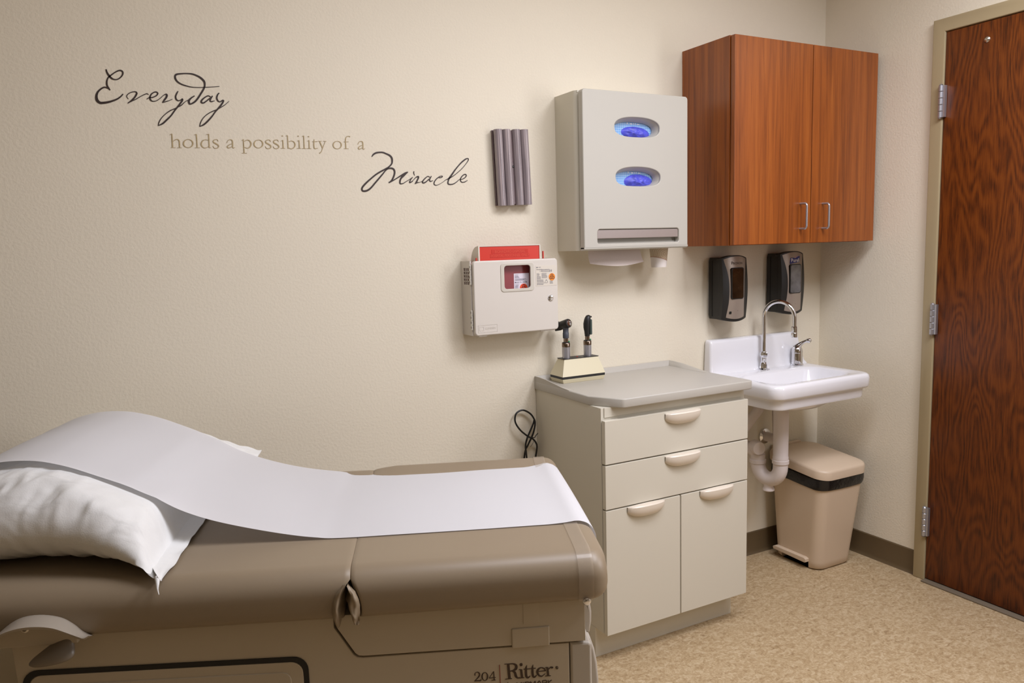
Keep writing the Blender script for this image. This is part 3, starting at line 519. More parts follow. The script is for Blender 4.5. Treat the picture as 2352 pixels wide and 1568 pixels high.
# ------------------------------------------------------------------ lettering on the back wall
WALLP = lambda a, b_, d: (a, -.0006 - d, b_)
def lettering(name, strokes, m, label):
    bm = ribbon(NB(), strokes, WALLP)
    xs = [v.co.x for v in bm.verts]; zs = [v.co.z for v in bm.verts]
    return solo(name, bm, m, label, 'wall decal', (min(xs), -.0006, min(zs)), 'wall quote decals')
lettering('script_lettering', EVERYDAY, 'decal_dark', 'dark brown script wall decal reading Everyday above the tan line')
hx = min(p[0] for s in HOLDS for p in s); hz = min(p[1] for s in HOLDS for p in s)
t = thing('serif_lettering', 'tan serif wall decal reading holds a possibility of a', 'wall decal', (hx, -.0006, hz), 0, 'wall quote decals')
cuts = [-9.] + WORDCUT + [9.]
for a, b_ in zip(cuts, cuts[1:]):
    obj('word', ribbon(NB(), [s for s in HOLDS if a <= sum(p[0] for p in s) / len(s) < b_], WALLP), 'decal_tan', t)
lettering('script_lettering', MIRACLE, 'decal_dark', 'dark brown script wall decal reading Miracle below the tan line')

# ------------------------------------------------------------------ wall cabinet
UL, UR, UD, UZ0, UZ1, UM = -.7985, -.0235, .2826, 1.368, 2.1193, -.3965
t = thing('wall_cabinet', 'cherry wood wall cabinet with two doors above the sink', 'cabinet', ((UL + UR) / 2, 0, UZ0))
obj('carcass', B(UL, UR, -.258, 0, UZ0, UZ1, .001), 'cherry', t)
for x0, x1, hx in ((UL + .002, UM - .0018, -.4545), (UM + .0018, UR - .001, -.331)):
    bm = B(x0, x1, -UD, -.2625, UZ0 + .002, UZ1 - .002, .0012)
    d = obj('door', bm, 'cherry', t)
    z0, z1 = 1.4245, 1.5205
    path = [(hx, -UD + .001, z0), (hx, -UD - .012, z0)] + [(hx, -UD - .022 - .010 * math.sin(a), z0 + .010 - .010 * math.cos(a)) for a in [PI / 2 * i / 5 for i in range(6)]] + \
           [(hx, -UD - .032, z0 + .03), (hx, -UD - .032, z1 - .03)] + [(hx, -UD - .022 - .010 * math.cos(a), z1 - .010 + .010 * math.sin(a)) for a in [PI / 2 * i / 5 for i in range(6)]] + [(hx, -UD - .012, z1), (hx, -UD + .001, z1)]
    obj('handle', tube(NB(), path, .0042, 12), 'steel', d, label='satin metal bar handle')

# ------------------------------------------------------------------ glove and towel dispenser
PL, PR, PD, PZ0, PZ1 = -1.3828, -.9185, .1713, 1.3659, 1.9116
t = thing('dispenser_cabinet', 'large off-white dispenser cabinet with two oval glove windows and towel slot', 'dispenser', ((PL + PR) / 2, 0, PZ0))
r = .020
outl = [(PL, 0), (PR, 0), (PR, -.125), (PL + r, -.137)] + [(PL + r - r * math.sin(a), -.137 + r - r * math.cos(a)) for a in [PI / 2 * i / 6 for i in range(1, 7)]]
# case: back pan and side walls, open behind the cover so that the windows look into real space
bm = NB()
prism(bm, outl[:2] + [(PR, -.008), (PL, -.008)], 'z', PZ0, PZ1)                                  # back pan
loft(bm, [[(x, y, z) for x, y in [(PL, -.008)] + list(reversed(outl[4:])) + [(PL + r, -.137), (PL + r + .012, -.136), (PL + r + .012, -.130), (PL + .007, -.118), (PL + .007, -.008)]] for z in (PZ0, PZ1)])
box(bm, PR - .007, PR, -.136, -.008, PZ0, PZ1)
box(bm, PL + .007, PR - .007, -.136, -.008, PZ1 - .007, PZ1)
box(bm, PL + .007, PR - .007, -.06, -.008, PZ0, PZ0 + .007)
obj('case', bm, 'enclosure_side', t)
def oval(x0, x1, z0, z1, n=40):
    cx, cz, a, b_ = (x0 + x1) / 2, (z0 + z1) / 2, (x1 - x0) / 2, (z1 - z0) / 2
    out = []
    for i in range(n):
        th = 2 * PI * i / n
        c, s = math.cos(th), math.sin(th)
        p = 2.9 if s < 0 else 2.35
        out.append((cx + a * math.copysign(abs(c) ** (2 / p), c), cz + b_ * math.copysign(abs(s) ** (2 / p), s) * (1 if s < 0 else 1.0)))
    return out
CL = PL + .004
ZR = PZ0 + .0065
outer = [(PR, ZR)] + [p for p in rrect(CL, PR, PZ0, PZ1, .012, 5) if p[1] > PZ0 + .1] + [(CL, ZR)]
W1 = (-1.2455, -1.049, 1.7585, 1.8265); W2 = (-1.2425, -1.046, 1.5875, 1.655)
SL = (-1.3225, -.961, 1.3870, 1.4385)
bm = plate(outer, [oval(*W1), oval(*W2), rrect(SL[0], SL[1], SL[2], SL[3], .010, 5)], -PD, -.145, .0035, 3)
# rolled lower edge of the cover
sec = [(-.146, ZR + .004), (-PD, ZR + .004)] + [(-PD + .014 - .014 * math.cos(a), ZR - .0065 * math.sin(a)) for a in [PI / 2 * i / 8 for i in range(9)]] + [(-.146, PZ0)]
prism(bm, sec, 'x', CL, PR)
cover = weighted(obj('cover', bm, 'enclosure', t, ang=40))
for Wn in (W1, W2):
    o0 = oval(*Wn); i0 = oval(Wn[0] + .012, Wn[1] - .013, Wn[2] + .004, Wn[3] - .012)
    i1 = oval(Wn[0] - .006, Wn[1] + .006, Wn[2] - .006, Wn[3] + .006)
    rr_ = [[(x, -.1655, z) for x, z in oval(Wn[0] - .0006, Wn[1] + .0006, Wn[2] - .0006, Wn[3] + .0006)], [(x, -.162, z) for x, z in oval(Wn[0] + .002, Wn[1] - .002, Wn[2] + .001, Wn[3] - .002)], [(x, -.1420, z) for x, z in i0], [(x, -.1400, z) for x, z in i0], [(x, -.1400, z) for x, z in i1]]
    obj('window_funnel', loft(NB(), rr_, False, False), 'enclosure', t, ang=60)
bm = NB()
sec = [(-.147, 1.4385), (-.143, 1.425), (-.141, 1.410), (-.1435, 1.398), (-.150, 1.389), (-.160, 1.3885), (-.1704, 1.3885), (-.1704, 1.3815), (-.158, 1.378), (-.139, 1.39), (-.135, 1.41), (-.139, 1.4385)]
prism(bm, sec, 'x', SL[0] - .004, SL[1] + .004)
obj('tear_recess', bm, 'enclosure', t)
bm = B(SL[0] + .0012, SL[1] - .0012, -.167, -.158, 1.4065, 1.4365, .0015)
obj('tear_bar', bm, 'taupe_bar', t, label='taupe plastic bar across the towel slot')
# two glove boxes inside, a glove showing in each
for k, (W, dx) in enumerate(((W1, .0), (W2, .0))):
    zc = (W[2] + W[3]) / 2; xc = (W[0] + W[1]) / 2
    where = ('upper', 'lower')[k]
    gb = thing('glove_box', 'light blue grid-printed glove box behind the %s oval window' % where, 'glove box', (xc, -.066, zc - .075), 0, 'glove boxes in the dispenser')
    obj('carton', B(xc - .125, xc + .125, -.138, -.012, zc - .075, zc + .085, .001), 'glovebox', gb)
    bm = NB()
    for q, (fx, ww, hh) in enumerate(((-.022, .0025, .006), (-.009, .010, .0032), (.006, .0025, .005), (.013, .0025, .005), (.022, .011, .0026))):
        box(bm, xc + fx, xc + fx + ww, -.1388, -.138, zc + .0150, zc + .0150 + hh)
    obj('print', bm, 'white_ink', gb, label='white lettering cut off by the window')
    # glove: crumpled oval bulging out of the carton slot
    def gf(u, v_, xc=xc, zc=zc, k=k):
        a = 2 * PI * u; rr = v_
        gx = xc + .004 + .062 * rr * math.cos(a) + (.010 if k == 0 else .018) ; gz = zc - .0145 + .022 * rr * math.sin(a) - .002 * math.cos(a)
        if k == 1: gz += .004 * (1 if math.sin(a) > 0 else 0) * rr; gz -= .12 * max(0, -(gx - xc) - .005) * rr
        bul = .016 * (1 - rr ** 2.2) if rr < 1 else 0
        nz = noise.noise(Vector((gx * 60 + k * 9, gz * 95, 3.1 * k))) * .0055 + noise.noise(Vector((gx * 140, gz * 190, 7 + k))) * .0022
        return (gx, -.1385 - bul - nz * (1 - rr ** 4), gz)
    bm = grid(NB(), gf, 56, 12)
    bmesh.ops.remove_doubles(bm, verts=bm.verts[:], dist=1e-5)
    bmesh.ops.recalc_face_normals(bm, faces=bm.faces[:])
    solo('nitrile_glove', bm, 'glove', 'blue nitrile glove bunched in the %s oval window' % where, 'glove', (xc, -.139, zc - .02), 'gloves in the dispenser', 60)
# paper towel hanging from the bottom
def tw(u, v_):
    x = -1.3055 + .232 * u + .008 * v_ * u
    z = 1.372 - v_ * (.058 + .0115 * math.sin(PI * u) - .004 * (1 - u) + .0 * u) + .004 * u
    y = -.085 - .016 * math.sin(PI * u) * v_ + .012 * v_ - .022 * v_ * v_
    return (x, y, z)
bm = grid(NB(), tw, 30, 14)
solo('paper_towel', bm, 'towel', 'paper towel sheet hanging from the bottom of the dispenser cabinet', 'paper towel', (-1.19, -.085, 1.366))
bm = NB(); c = (-.988, -.088, 1.294)
lathe(bm, [(.0001, .004), (.0262, .003), (.0268, 0), (.0282, .0005), (.0365, .088), (.0380, .090), (.0378, .093), (.0362, .0935), (.0355, .09), (.0275, .006), (.0001, .0055)], c, (0, 0, 1), 36, False)
solo('paper_cup', bm, 'cup', 'small swirl-printed paper cup under the dispenser cabinet', 'cup', c, ang=50)

# ------------------------------------------------------------------ specula holder
c = (-1.567, 0, 1.53)
t = thing('specula_holder', 'smoky grey four-tube holder on the wall beside the decal', 'holder', c, rot=(0, math.radians(-2.0), 0))
zs0, zs1 = 0.0, .257
def L_(*a, **k): return obj(*a, local=True, **k)
L_('back_plate', B(-.066, .066, -.010, -.001, zs0 + .002, zs1, .001), 'smoke_dark', t)
for k, x in enumerate((-.0515, -.0195, .0185, .0505)):
    bm = NB()
    lathe(bm, [(.0145, zs0), (.0150, zs0 + .002), (.0150, zs1), (.0138, zs1), (.0138, zs1 - .006), (.0001, zs1 - .006)], (x, -.0245, 0), (0, 0, 1), 20)
    L_('tube', bm, 'smoke', t)
L_('rib', B(-.0035, .0035, -.024, -.010, zs0 + .004, zs1 - .003, .001), 'smoke_dark', t)
bm = NB(); lathe(bm, [(.0038, 0), (.0038, .002), (.002, .0035)], (0, -.024, .132), (0, -1, 0), 14)
L_('screw', bm, 'black_gloss', t)

# ------------------------------------------------------------------ sharps cabinet
SX0, SX1, SD, SZ0, SZ1 = -1.7724, -1.4408, .092, 1.092, 1.3431
t = thing('sharps_cabinet', 'off-white wall sharps cabinet with lock and small red window', 'sharps cabinet', ((SX0 + SX1) / 2, 0, SZ0))
bm = NB()
box(bm, SX0, SX1, -.006, 0, SZ0, SZ1)                                   # back
# side with vent openings (left side seen)
vy0, vy1, vz0, vz1 = -.064, -.022, 1.264, 1.320
box(bm, SX0, SX0 + .005, -.074, -.006, SZ0, vz0); box(bm, SX0, SX0 + .005, -.074, -.006, vz1, SZ1)
box(bm, SX0, SX0 + .005, -.074, vy0, vz0, vz1); box(bm, SX0, SX0 + .005, vy1, -.006, vz0, vz1)
for i in range(1, 3): box(bm, SX0, SX0 + .005, vy0 + (vy1 - vy0) * i / 3 - .0014, vy0 + (vy1 - vy0) * i / 3 + .0014, vz0, vz1)
for i in range(1, 5): box(bm, SX0, SX0 + .005, vy0, vy1, vz0 + (vz1 - vz0) * i / 5 - .0012, vz0 + (vz1 - vz0) * i / 5 + .0012)
box(bm, SX1 - .005, SX1, -.074, -.006, SZ0 + .006, SZ1)
box(bm, SX0 + .005, SX1 - .005, -.074, -.006, SZ0 + .006, SZ0 + .012)
box(bm, SX0 + .02, SX0 + .05, -.086, -.006, SZ0 - .004, SZ0 + .006); box(bm, SX1 - .07, SX1 - .012, -.086, -.006, SZ0 - .003, SZ0 + .006)
obj('case', bm, 'sharps', t)
WO = (-1.6675, -1.5375, 1.2345, 1.3325); WI = (-1.6535, -1.5520, 1.2445, 1.3235)
dx0, dx1 = SX0 + .004, SX1
outer = rrect(dx0, dx1, SZ0, SZ1, .012, 5)
bm = plate(outer, [rrect(WO[0] + .004, WO[1] - .004, WO[2] + .004, WO[3] - .004, .010, 4)], -SD, -.074, .004, 3)
dr = weighted(obj('door', bm, 'sharps', t, ang=40))
bm = plate(rrect(*WO, .012, 5), [rrect(*WI, .010, 5)], -SD - .0022, -SD + .004, .0015, 2)
weighted(obj('window_frame', bm, 'sharps_frame', dr, ang=40))
bm = NB()
lathe(bm, [(.0105, 0), (.0105, .003), (.0085, .0048), (.0052, .0052), (.0050, .0035), (.0042, .0035), (.0040, .006), (.0001, .006)], (-1.472, -SD, 1.205), (0, -1, 0), 26)
box(bm, -1.4726, -1.4714, -SD - .0064, -SD - .006, 1.203, 1.207)
obj('lock', bm, 'chrome', dr)
# embossed maker's panel
FP = lambda a, b_, d: (a, -SD - .0004 - d, b_)
bm = NB()
for e in ((-1.7575, 1.103, -1.6855, 1.103), (-1.7575, 1.1275, -1.6855, 1.1275), (-1.7575, 1.103, -1.7575, 1.1275), (-1.6855, 1.103, -1.6855, 1.1275)):
    ribbon(bm, [[(e[0], e[1], .0010), (e[2], e[3], .0010)]], FP, .0003)
ribbon(bm, [[(-1.753, 1.121, .001), (-1.753, 1.110, .001)], [(-1.7535, 1.1215, .001), (-1.747, 1.1215, .001)], [(-1.7535, 1.1095, .001), (-1.747, 1.1095, .001)],
            [(-1.744, 1.1215, .001), (-1.7375, 1.1215, .001)], [(-1.744, 1.1095, .001), (-1.7375, 1.1095, .001)], [(-1.737, 1.121, .001), (-1.737, 1.110, .001)]], FP, .0003)
text(bm, 'COVIDIEN', (-1.7305, -SD - .0004, 1.1125), (1, 0, 0), (0, 0, 1), .038, .0065, .0003)
obj('embossed_panel', bm, 'sharps', dr)
# label printed on the door
lx0, lx1, lz0, lz1 = -1.5305, -1.446, 1.2485, 1.3195
lab = obj('label', B(lx0, lx1, -SD - .0006, -SD, lz0, lz1), 'label_beige', dr)
bm = NB(); yl = -SD - .0007
LP = lambda a, b_, d: (a, yl - d, b_)
text(bm, 'SharpSafety', (lx0 + .003, yl, 1.3035), (1, 0, 0), (0, 0, 1), .024, .0045)
box(bm, lx0 + .012, lx0 + .021, yl - .0003, yl, 1.3128, 1.3140)
rnd = random.Random(3)
def lines(bm, x, z, w, n, pitch=.0026, h=.0010):
    y = yl
    for i in range(n):
        xx = x
        end = x + w * (.75 + .25 * rnd.random())
        while xx < end:
            q = .002 + .004 * rnd.random()
            box(bm, xx, min(xx + q, end), y - .0003, y, z - i * pitch - h, z - i * pitch); xx += q + .0008
lines(bm, lx0 + .004, 1.2925, .012, 4); lines(bm, lx0 + .004, 1.2815, .018, 4); lines(bm, lx0 + .004, 1.2705, .030, 4); lines(bm, lx0 + .004, 1.2590, .034, 3)
lines(bm, lx0 + .024, 1.2925, .023, 7); lines(bm, lx0 + .056, 1.2645, .015, 4)
lines(bm, lx0 + .024, 1.3055 + .0005, .038, 1)
ribbon(bm, [[(lx0 + .016, 1.3005, .0006), (lx0 + .024, 1.3005, .0006)], [(lx0 + .024, 1.3005, .0008), (lx0 + .028, 1.3028, .0010), (lx0 + .058, 1.3028, .0010)],
            [(lx0 + .024, 1.3005, .0008), (lx0 + .028, 1.2982, .0010), (lx0 + .058, 1.2982, .0010)], [(lx0 + .058, 1.2970, .0016), (lx0 + .058, 1.3040, .0016)], [(lx0 + .0635, 1.2970, .002), (lx0 + .0635, 1.3040, .002)],
            [(lx0 + .042, 1.2705, .0006), (lx0 + .0475, 1.2600, .0006), (lx0 + .0365, 1.2600, .0006), (lx0 + .042, 1.2705, .0006)]], LP)
box(bm, lx0 + .003, lx0 + .0055, yl - .0003, yl, 1.3115, 1.3150); box(bm, lx0 + .0065, lx0 + .009, yl - .0003, yl, 1.3115, 1.3150)
obj('label_print', bm, 'ink', dr)
bm = disc(NB(), (-1.4655, yl, 1.2785), .0128, 0)
obj('hazard_disc', bm, 'orange', dr, label='orange round biohazard mark')
obj('hazard_symbol', biohazard(NB(), (-1.4655, 1.2785), .0112, lambda a, b_, d: (a, yl - .0007 - d * .3, b_), .0014), 'ink_dark', dr)
for z0, z1 in ((1.2645, 1.3315), (1.112, 1.179)):
    bm = NB(); n = 4; hz = (z1 - z0) / n
    for i in range(n):
        box(bm, SX0 - .0030, SX0 + .002, -.0800, -.0715, z0 + i * hz + .0003, z0 + (i + 1) * hz - .0003, .001)
    obj('hinge', bm, 'hinge_white', t)
    bm = NB()
    for i in range(n): box(bm, SX0 - .0034, SX0 - .003, -.0782, -.0752, z0 + (i + .3) * hz, z0 + (i + .75) * hz)
    obj('hinge_slot', bm, 'gap', t)
# the red container inside
t = thing('sharps_container', 'red sharps container inside the wall cabinet with its flap raised', 'sharps container', ((SX0 + SX1) / 2, -.04, SZ0 + .012))
obj('bin', B(SX0 + .0065, SX1 - .010, -.068, -.008, SZ0 + .0122, SZ1 - .006, .006), 'maroon', t)
fx0, fx1 = -1.7335, -1.5015
bm = B(fx0, fx1, -.0705, -.0665, SZ1 - .010, 1.3900, .0008)
fl = obj('flap', bm, 'red', t)
bm = B(fx0 + .045, fx1 - .045, -.0711, -.0705, 1.3655, 1.3790); box(bm, fx0 + .040, fx1 - .040, -.0711, -.0705, 1.3515, 1.3640)
obj('flap_band', bm, 'red_patch', fl)
bm = NB()
text(bm, 'BIOHAZARD DISPOSAL', (fx0 + .058, -.0711, 1.3675), (1, 0, 0), (0, 0, 1), .118, .0095, .0003, .006)
text(bm, 'HOSPITAL PERSONNEL ONLY', (fx0 + .041, -.0711, 1.3535), (1, 0, 0), (0, 0, 1), .150, .0090, .0003, .006)
obj('flap_lettering', bm, 'red_text', fl, label='red lettering BIOHAZARD DISPOSAL HOSPITAL PERSONNEL ONLY')
bm = NB()
box(bm, fx0 - .005, fx1 + .004, -.0725, -.064, 1.3900, 1.3925); box(bm, fx0 - .005, fx0, -.0725, -.064, SZ1 - .006, 1.3900); box(bm, fx1, fx1 + .004, -.0725, -.064, SZ1 - .006, 1.3900)
for x in (fx0 - .005, fx1 + .0015):
    prism(bm, [(-.064, SZ1 - .006)] + [(-.064 + .052 * math.sin(a), SZ1 - .006 + .0545 * math.cos(a)) for a in [PI / 2 * i / 10 for i in range(11)]], 'x', x, x + .0025)
obj('flap_frame', bm, 'label_beige', t)
obj('locking_tab', B(fx0 - .0135, fx0 - .0105, -.072, -.066, SZ1 - .008, 1.3530), 'red', t)
obj('locking_tab', B(fx1 + .0135, fx1 + .0168, -.073, -.067, SZ1 - .008, 1.3690), 'red', t)
bx0, bx1, bz0, bz1 = -1.6040, -1.5440, 1.225, 1.2950
lb = obj('label', B(bx0, bx1, -.0688, -.068, bz0, bz1, .0), 'label', t)
yl = -.0689; bm = NB()
lines(bm, bx0 + .004, bz1 - .005, .014, 1); lines(bm, bx0 + .004, bz1 - .009, .018, 3); lines(bm, bx0 + .004, bz1 - .0185, .046, 3)
lines(bm, bx0 + .004, bz1 - .036, .018, 1); lines(bm, bx0 + .004, bz1 - .041, .014, 7)
for s, xa, xb in ((-1, bx0 + .006, bx0 + .020), (1, bx0 + .034, bx0 + .048)):
    box(bm, xa, xb, yl - .0003, yl, bz1 - .0312, bz1 - .0298)
    tip = xa - .003 if s < 0 else xb + .003; bs = xa + .001 if s < 0 else xb - .001
    ribbon(bm, [[(bs, bz1 - .0305, .0042), (tip, bz1 - .0305, .0006)]], lambda a, b_, d: (a, yl - d, b_))
text(bm, 'FULL', (bx0 + .023, yl, bz1 - .0320), (1, 0, 0), (0, 0, 1), .008, .003)
obj('label_print', bm, 'ink_dark', t)
obj('hazard_disc', disc(NB(), (-1.5665, yl, 1.2440), .0150, 0), 'orange_red', t)
obj('hazard_symbol', biohazard(NB(), (-1.5665, 1.2440), .0132, lambda a, b_, d: (a, yl - .0007 - d * .3, b_), .0017), 'ink_dark', t)

# ------------------------------------------------------------------ soap and sanitiser dispensers
def soap(name, label, xc, zb, zt, glass, brand):
    H = zt - zb
    t = thing(name, label, 'soap dispenser', (xc, 0, zb), 0, 'wall hand dispensers')
    # shell: rounded body, arched top and bottom
    def half(z):                                     # half width of the shell
        return .0675
    rings = []
    N = 17
    for i in range(N):
        v_ = i / (N - 1)
        e = min(v_, 1 - v_)
        f = min(1, e / .07); f = math.sqrt(max(0, 1 - (1 - f) ** 2))       # rounded ends
        hw = .0675 * (.93 + .07 * f); dep = .082 * (.80 + .20 * f)
        z = zb + .006 + (H - .016) * v_
        rings.append([(xc + x, y, z) for x, y in rrect(-hw, hw, -dep, .0, .016, 4)])
    bm = loft(NB(), rings)
    for v in bm.verts:                               # arched ends
        if abs(v.co.z - zb - .006) < 1e-5 or v.co.z < zb + .03: v.co.z -= .006 * (1 - ((v.co.x - xc) / .07) ** 2) * max(0, 1 - (v.co.z - zb) / .05)
    obj('shell', bm, 'black', t, ang=40)
    bm = NB(); box(bm, xc - .0688, xc + .0688, -.030, -.0265, zb + .016, zt - .022)
    obj('seam', bm, 'gasket', t)
    # black bezel and brushed hourglass face
    def wid(v_): return .0605 - .0085 * math.sin(PI * min(1, max(0, v_))) ** 1.3
    def face(y_off, grow, zlo, zhi, th):
        def f(u, w_):
            v_ = w_
            s = 2 * u - 1
            hw = (wid(v_) if not grow else .0605) + grow
            zl = zlo - .012 * (1 - s * s); zh = zhi + .012 * (1 - s * s)
            x = xc + s * hw
            return (x, y_off - .013 * (1 - s * s) - .010 * math.sin(PI * v_), zl + (zh - zl) * v_)
        b_ = grid(NB(), f, 16, 24)
        r_ = bmesh.ops.extrude_face_region(b_, geom=b_.faces[:])
        for v in [g for g in r_['geom'] if isinstance(g, bmesh.types.BMVert)]: v.co.y += th
        bmesh.ops.recalc_face_normals(b_, faces=b_.faces[:])
        return b_
    obj('bezel', face(-.0815, .0062, zb + .006, zt - .0135, .03), 'black', t, ang=40)
    fc = obj('face', face(-.0845, 0., zb + .017, zt - .0175, .004), 'taupe_metal', t, ang=40, label='brushed taupe face plate')
    def fy(x, z):
        s = (x - xc) / wid((z - zb - .017) / (H - .034)); v_ = (z - zb - .017) / (H - .034)
        return -.0845 - .013 * (1 - s * s) - .010 * math.sin(PI * v_)
    def onface(outline, lift, th, nrm=None):
        b_ = NB()
        cx = sum(p[0] for p in outline) / len(outline); cz = sum(p[1] for p in outline) / len(outline)
        rings = []
        for k in range(7):
            q = k / 6
            rings.append([b_.verts.new((cx + (p[0] - cx) * q, fy(cx + (p[0] - cx) * q, cz + (p[1] - cz) * q) - lift, cz + (p[1] - cz) * q)) for p in outline])
        for a, c_ in zip(rings, rings[1:]):
            for i in range(len(outline)):
                j = (i + 1) % len(outline); b_.faces.new((a[i], a[j], c_[j], c_[i]))
        bmesh.ops.remove_doubles(b_, verts=b_.verts[:], dist=1e-6)
        bmesh.ops.recalc_face_normals(b_, faces=b_.faces[:])
        return b_
    zw0, zw1 = (zb + .090, zb + .209) if brand == 'provon' else (zb + .088, zb + .203)
    def win(g): return [(x + xc - .002, z + .0022 * math.cos((x) / .036 * PI / 2) * (1 if z > (zw0 + zw1) / 2 else -1)) for x, z in rrect(-.0300 - g, .0300 + g, zw0 - g, zw1 + g, .008, 5)]
    yw = min(fy(xc - .002, z) for z in (zw0, (zw0 + zw1) / 2, zw1)) + .0005
    bz = obj('window_bezel', prism(NB(), win(.003), 'y', yw + .012, yw, .0012, 2), 'black', t)
    obj('window', prism(NB(), win(-.0005), 'y', yw + .010, yw - .0008, .0006, 2), glass, bz)
    P = lambda a, b_, d: (a, fy(a, b_) - .0008 - d, b_)
    def wrapped_text(s, x0, z0, w, h, bold=0.):
        b_ = text(NB(), s, (x0, 0, z0), (1, 0, 0), (0, 0, 1), w, h, 0, bold)
        for v in b_.verts: v.co.y = fy(v.co.x, v.co.z) - .0022
        return b_
    if brand == 'provon':
        b_ = wrapped_text('P', xc - .029, zt - .0385, .0065, .0125)
        tmp = wrapped_text('ROVON', xc - .0215, zt - .0385, .050, .0095)
        me = bpy.data.meshes.new('q'); tmp.to_mesh(me); tmp.free(); b_.from_mesh(me); bpy.data.meshes.remove(me)
        obj('lettering', b_, 'grey_text', fc, label='lettering PROVON')
        obj('sensor', onface(rrect(xc - .0375, xc - .0265, zb + .026, zb + .037, .002, 3), .0012, 0), 'black_gloss', t)
    else:
        out = [(xc - .029, zt - .055), (xc - .031, zt - .051), (xc - .026, zt - .029), (xc - .010, zt - .0295), (xc + .014, zt - .026), (xc + .030, zt - .0215), (xc + .0315, zt - .025), (xc + .026, zt - .0485), (xc + .0, zt - .0505), (xc - .018, zt - .0525)]
        obj('badge', onface(out, .0014, 0), 'purple_blue', fc, label='dark blue flag-shaped badge')
        obj('lettering', wrapped_text('Purell', xc - .0235, zt - .0475, .047, .0155, .012), 'white_ink', fc, label='white lettering Purell')
        out = [(xc - .008, zt - .0300), (xc + .005, zt - .0262), (xc + .020, zt - .0245), (xc + .004, zt - .0235)]
        b_ = onface(out, .0020, 0); obj('badge_swoosh', b_, 'pink_ink', fc)
    # small round mark near the bottom and pump mouth below
    obj('drop_mark', onface([(xc + .0035 + .0042 * math.cos(a), zb + .034 + .0055 * math.sin(a)) for a in [2 * PI * i / 12 for i in range(12)]], .0011, 0), 'grey_text', t)
    return t
soap('soap_dispenser', 'black soap dispenser with brown window, nearer the dispenser cabinet', -.6005, 1.0655, 1.3290, 'amber', 'provon')
soap('sanitizer_dispenser', 'black sanitizer dispenser with clear grey window and blue badge, behind faucet', -.2735, 1.0735, 1.3365, 'grey_glass', 'purell')

# ------------------------------------------------------------------ sink
KX0, KX1, KY = -.685, -.135, -.39
RZ = .842
t = thing('wall_sink', 'white wall-hung ceramic sink with raised backsplash', 'sink', ((KX0 + KX1) / 2, 0, RZ - .10))
def ring(x0, x1, y0, y1, r, z, rb=None):
    """front corners radius r, back corners small"""
    n = 8; out = []
    rb = rb if rb is not None else .006
    for cx, cy, a0, rr in ((x1 - rb, y1 - rb, 0, rb), (x0 + rb, y1 - rb, PI / 2, rb), (x0 + r, y0 + r, PI, r), (x1 - r, y0 + r, 1.5 * PI, r)):
        for i in range(n + 1):
            a = a0 + i / n * PI / 2
            out.append((cx + rr * math.cos(a), cy + rr * math.sin(a), z))
    # bow the front edge a little
    return [(x, y - .014 * (1 - ((x - (x0 + x1) / 2) / ((x1 - x0) / 2)) ** 2) if y < -.25 else y, z) for x, y, z in out]
def rg(i, z, r=.045): return ring(KX0 + i, KX1 - i, KY + i, 0, r, z)
bx0, bx1, by0, by1 = KX0 + .055, KX1 - .055, KY + .050, -.118
def bg(i, z, r): return ring(bx0 + i, bx1 - i, by0 + i, by1 - i, r, z, rb=r)
rings = [rg(.085, RZ - .100), rg(.032, RZ - .101), rg(.020, RZ - .098), rg(.0175, RZ - .090), rg(.0165, RZ - .066), rg(.0135, RZ - .060), rg(.0045, RZ - .057), rg(.0005, RZ - .050), rg(0, RZ - .018), rg(.0025, RZ - .007), rg(.008, RZ - .0015), rg(.016, RZ),
         rg(.030, RZ - .001),
         bg(-.010, RZ - .002, .060), bg(0, RZ - .005, .062), bg(.006, RZ - .014, .062), bg(.020, RZ - .060, .070), bg(.045, RZ - .105, .075), bg(.085, RZ - .118, .055), bg(.118, RZ - .121, .020)]
bm = loft(NB(), rings, True, True)
obj('basin', bm, 'ceramic', t, ang=50)
# underside of the bowl
bm = NB()
rings = [[(-.41 + a * math.cos(2 * PI * i / 32), -.225 + b_ * math.sin(2 * PI * i / 32), z) for i in range(32)] for a, b_, z in ((.19, .125, RZ - .097), (.175, .112, RZ - .115), (.14, .09, RZ - .130), (.07, .05, RZ - .138), (.02, .02, RZ - .139))]
loft(bm, rings); obj('bowl_underside', bm, 'ceramic', t, ang=60)
# backsplash, sides flaring towards the deck
def bs(x0, x1, y1, z): return [(x, y, z) for x, y in rrect(x0, x1, y1, -.0005, .010, 4)]
prof = [(-.690, -.130, -.060, RZ - .012), (-.690, -.132, -.052, RZ + .002), (-.689, -.140, -.046, RZ + .012), (-.688, -.152, -.043, RZ + .045), (-.686, -.168, -.041, RZ + .090), (-.684, -.178, -.040, RZ + .126), (-.682, -.182, -.037, RZ + .134), (-.678, -.187, -.031, RZ + .139), (-.672, -.193, -.024, RZ + .140)]
bm = loft(NB(), [bs(*p) for p in prof]); obj('backsplash', bm, 'ceramic', t, ang=60)
bm = NB(); lathe(bm, [(.022, 0), (.022, .002), (.016, .003), (.014, .0), (.0001, 0)], (-.41, -.230, RZ - .1205), (0, 0, 1), 24)
obj('drain', bm, 'chrome', t, label='chrome drain ring')
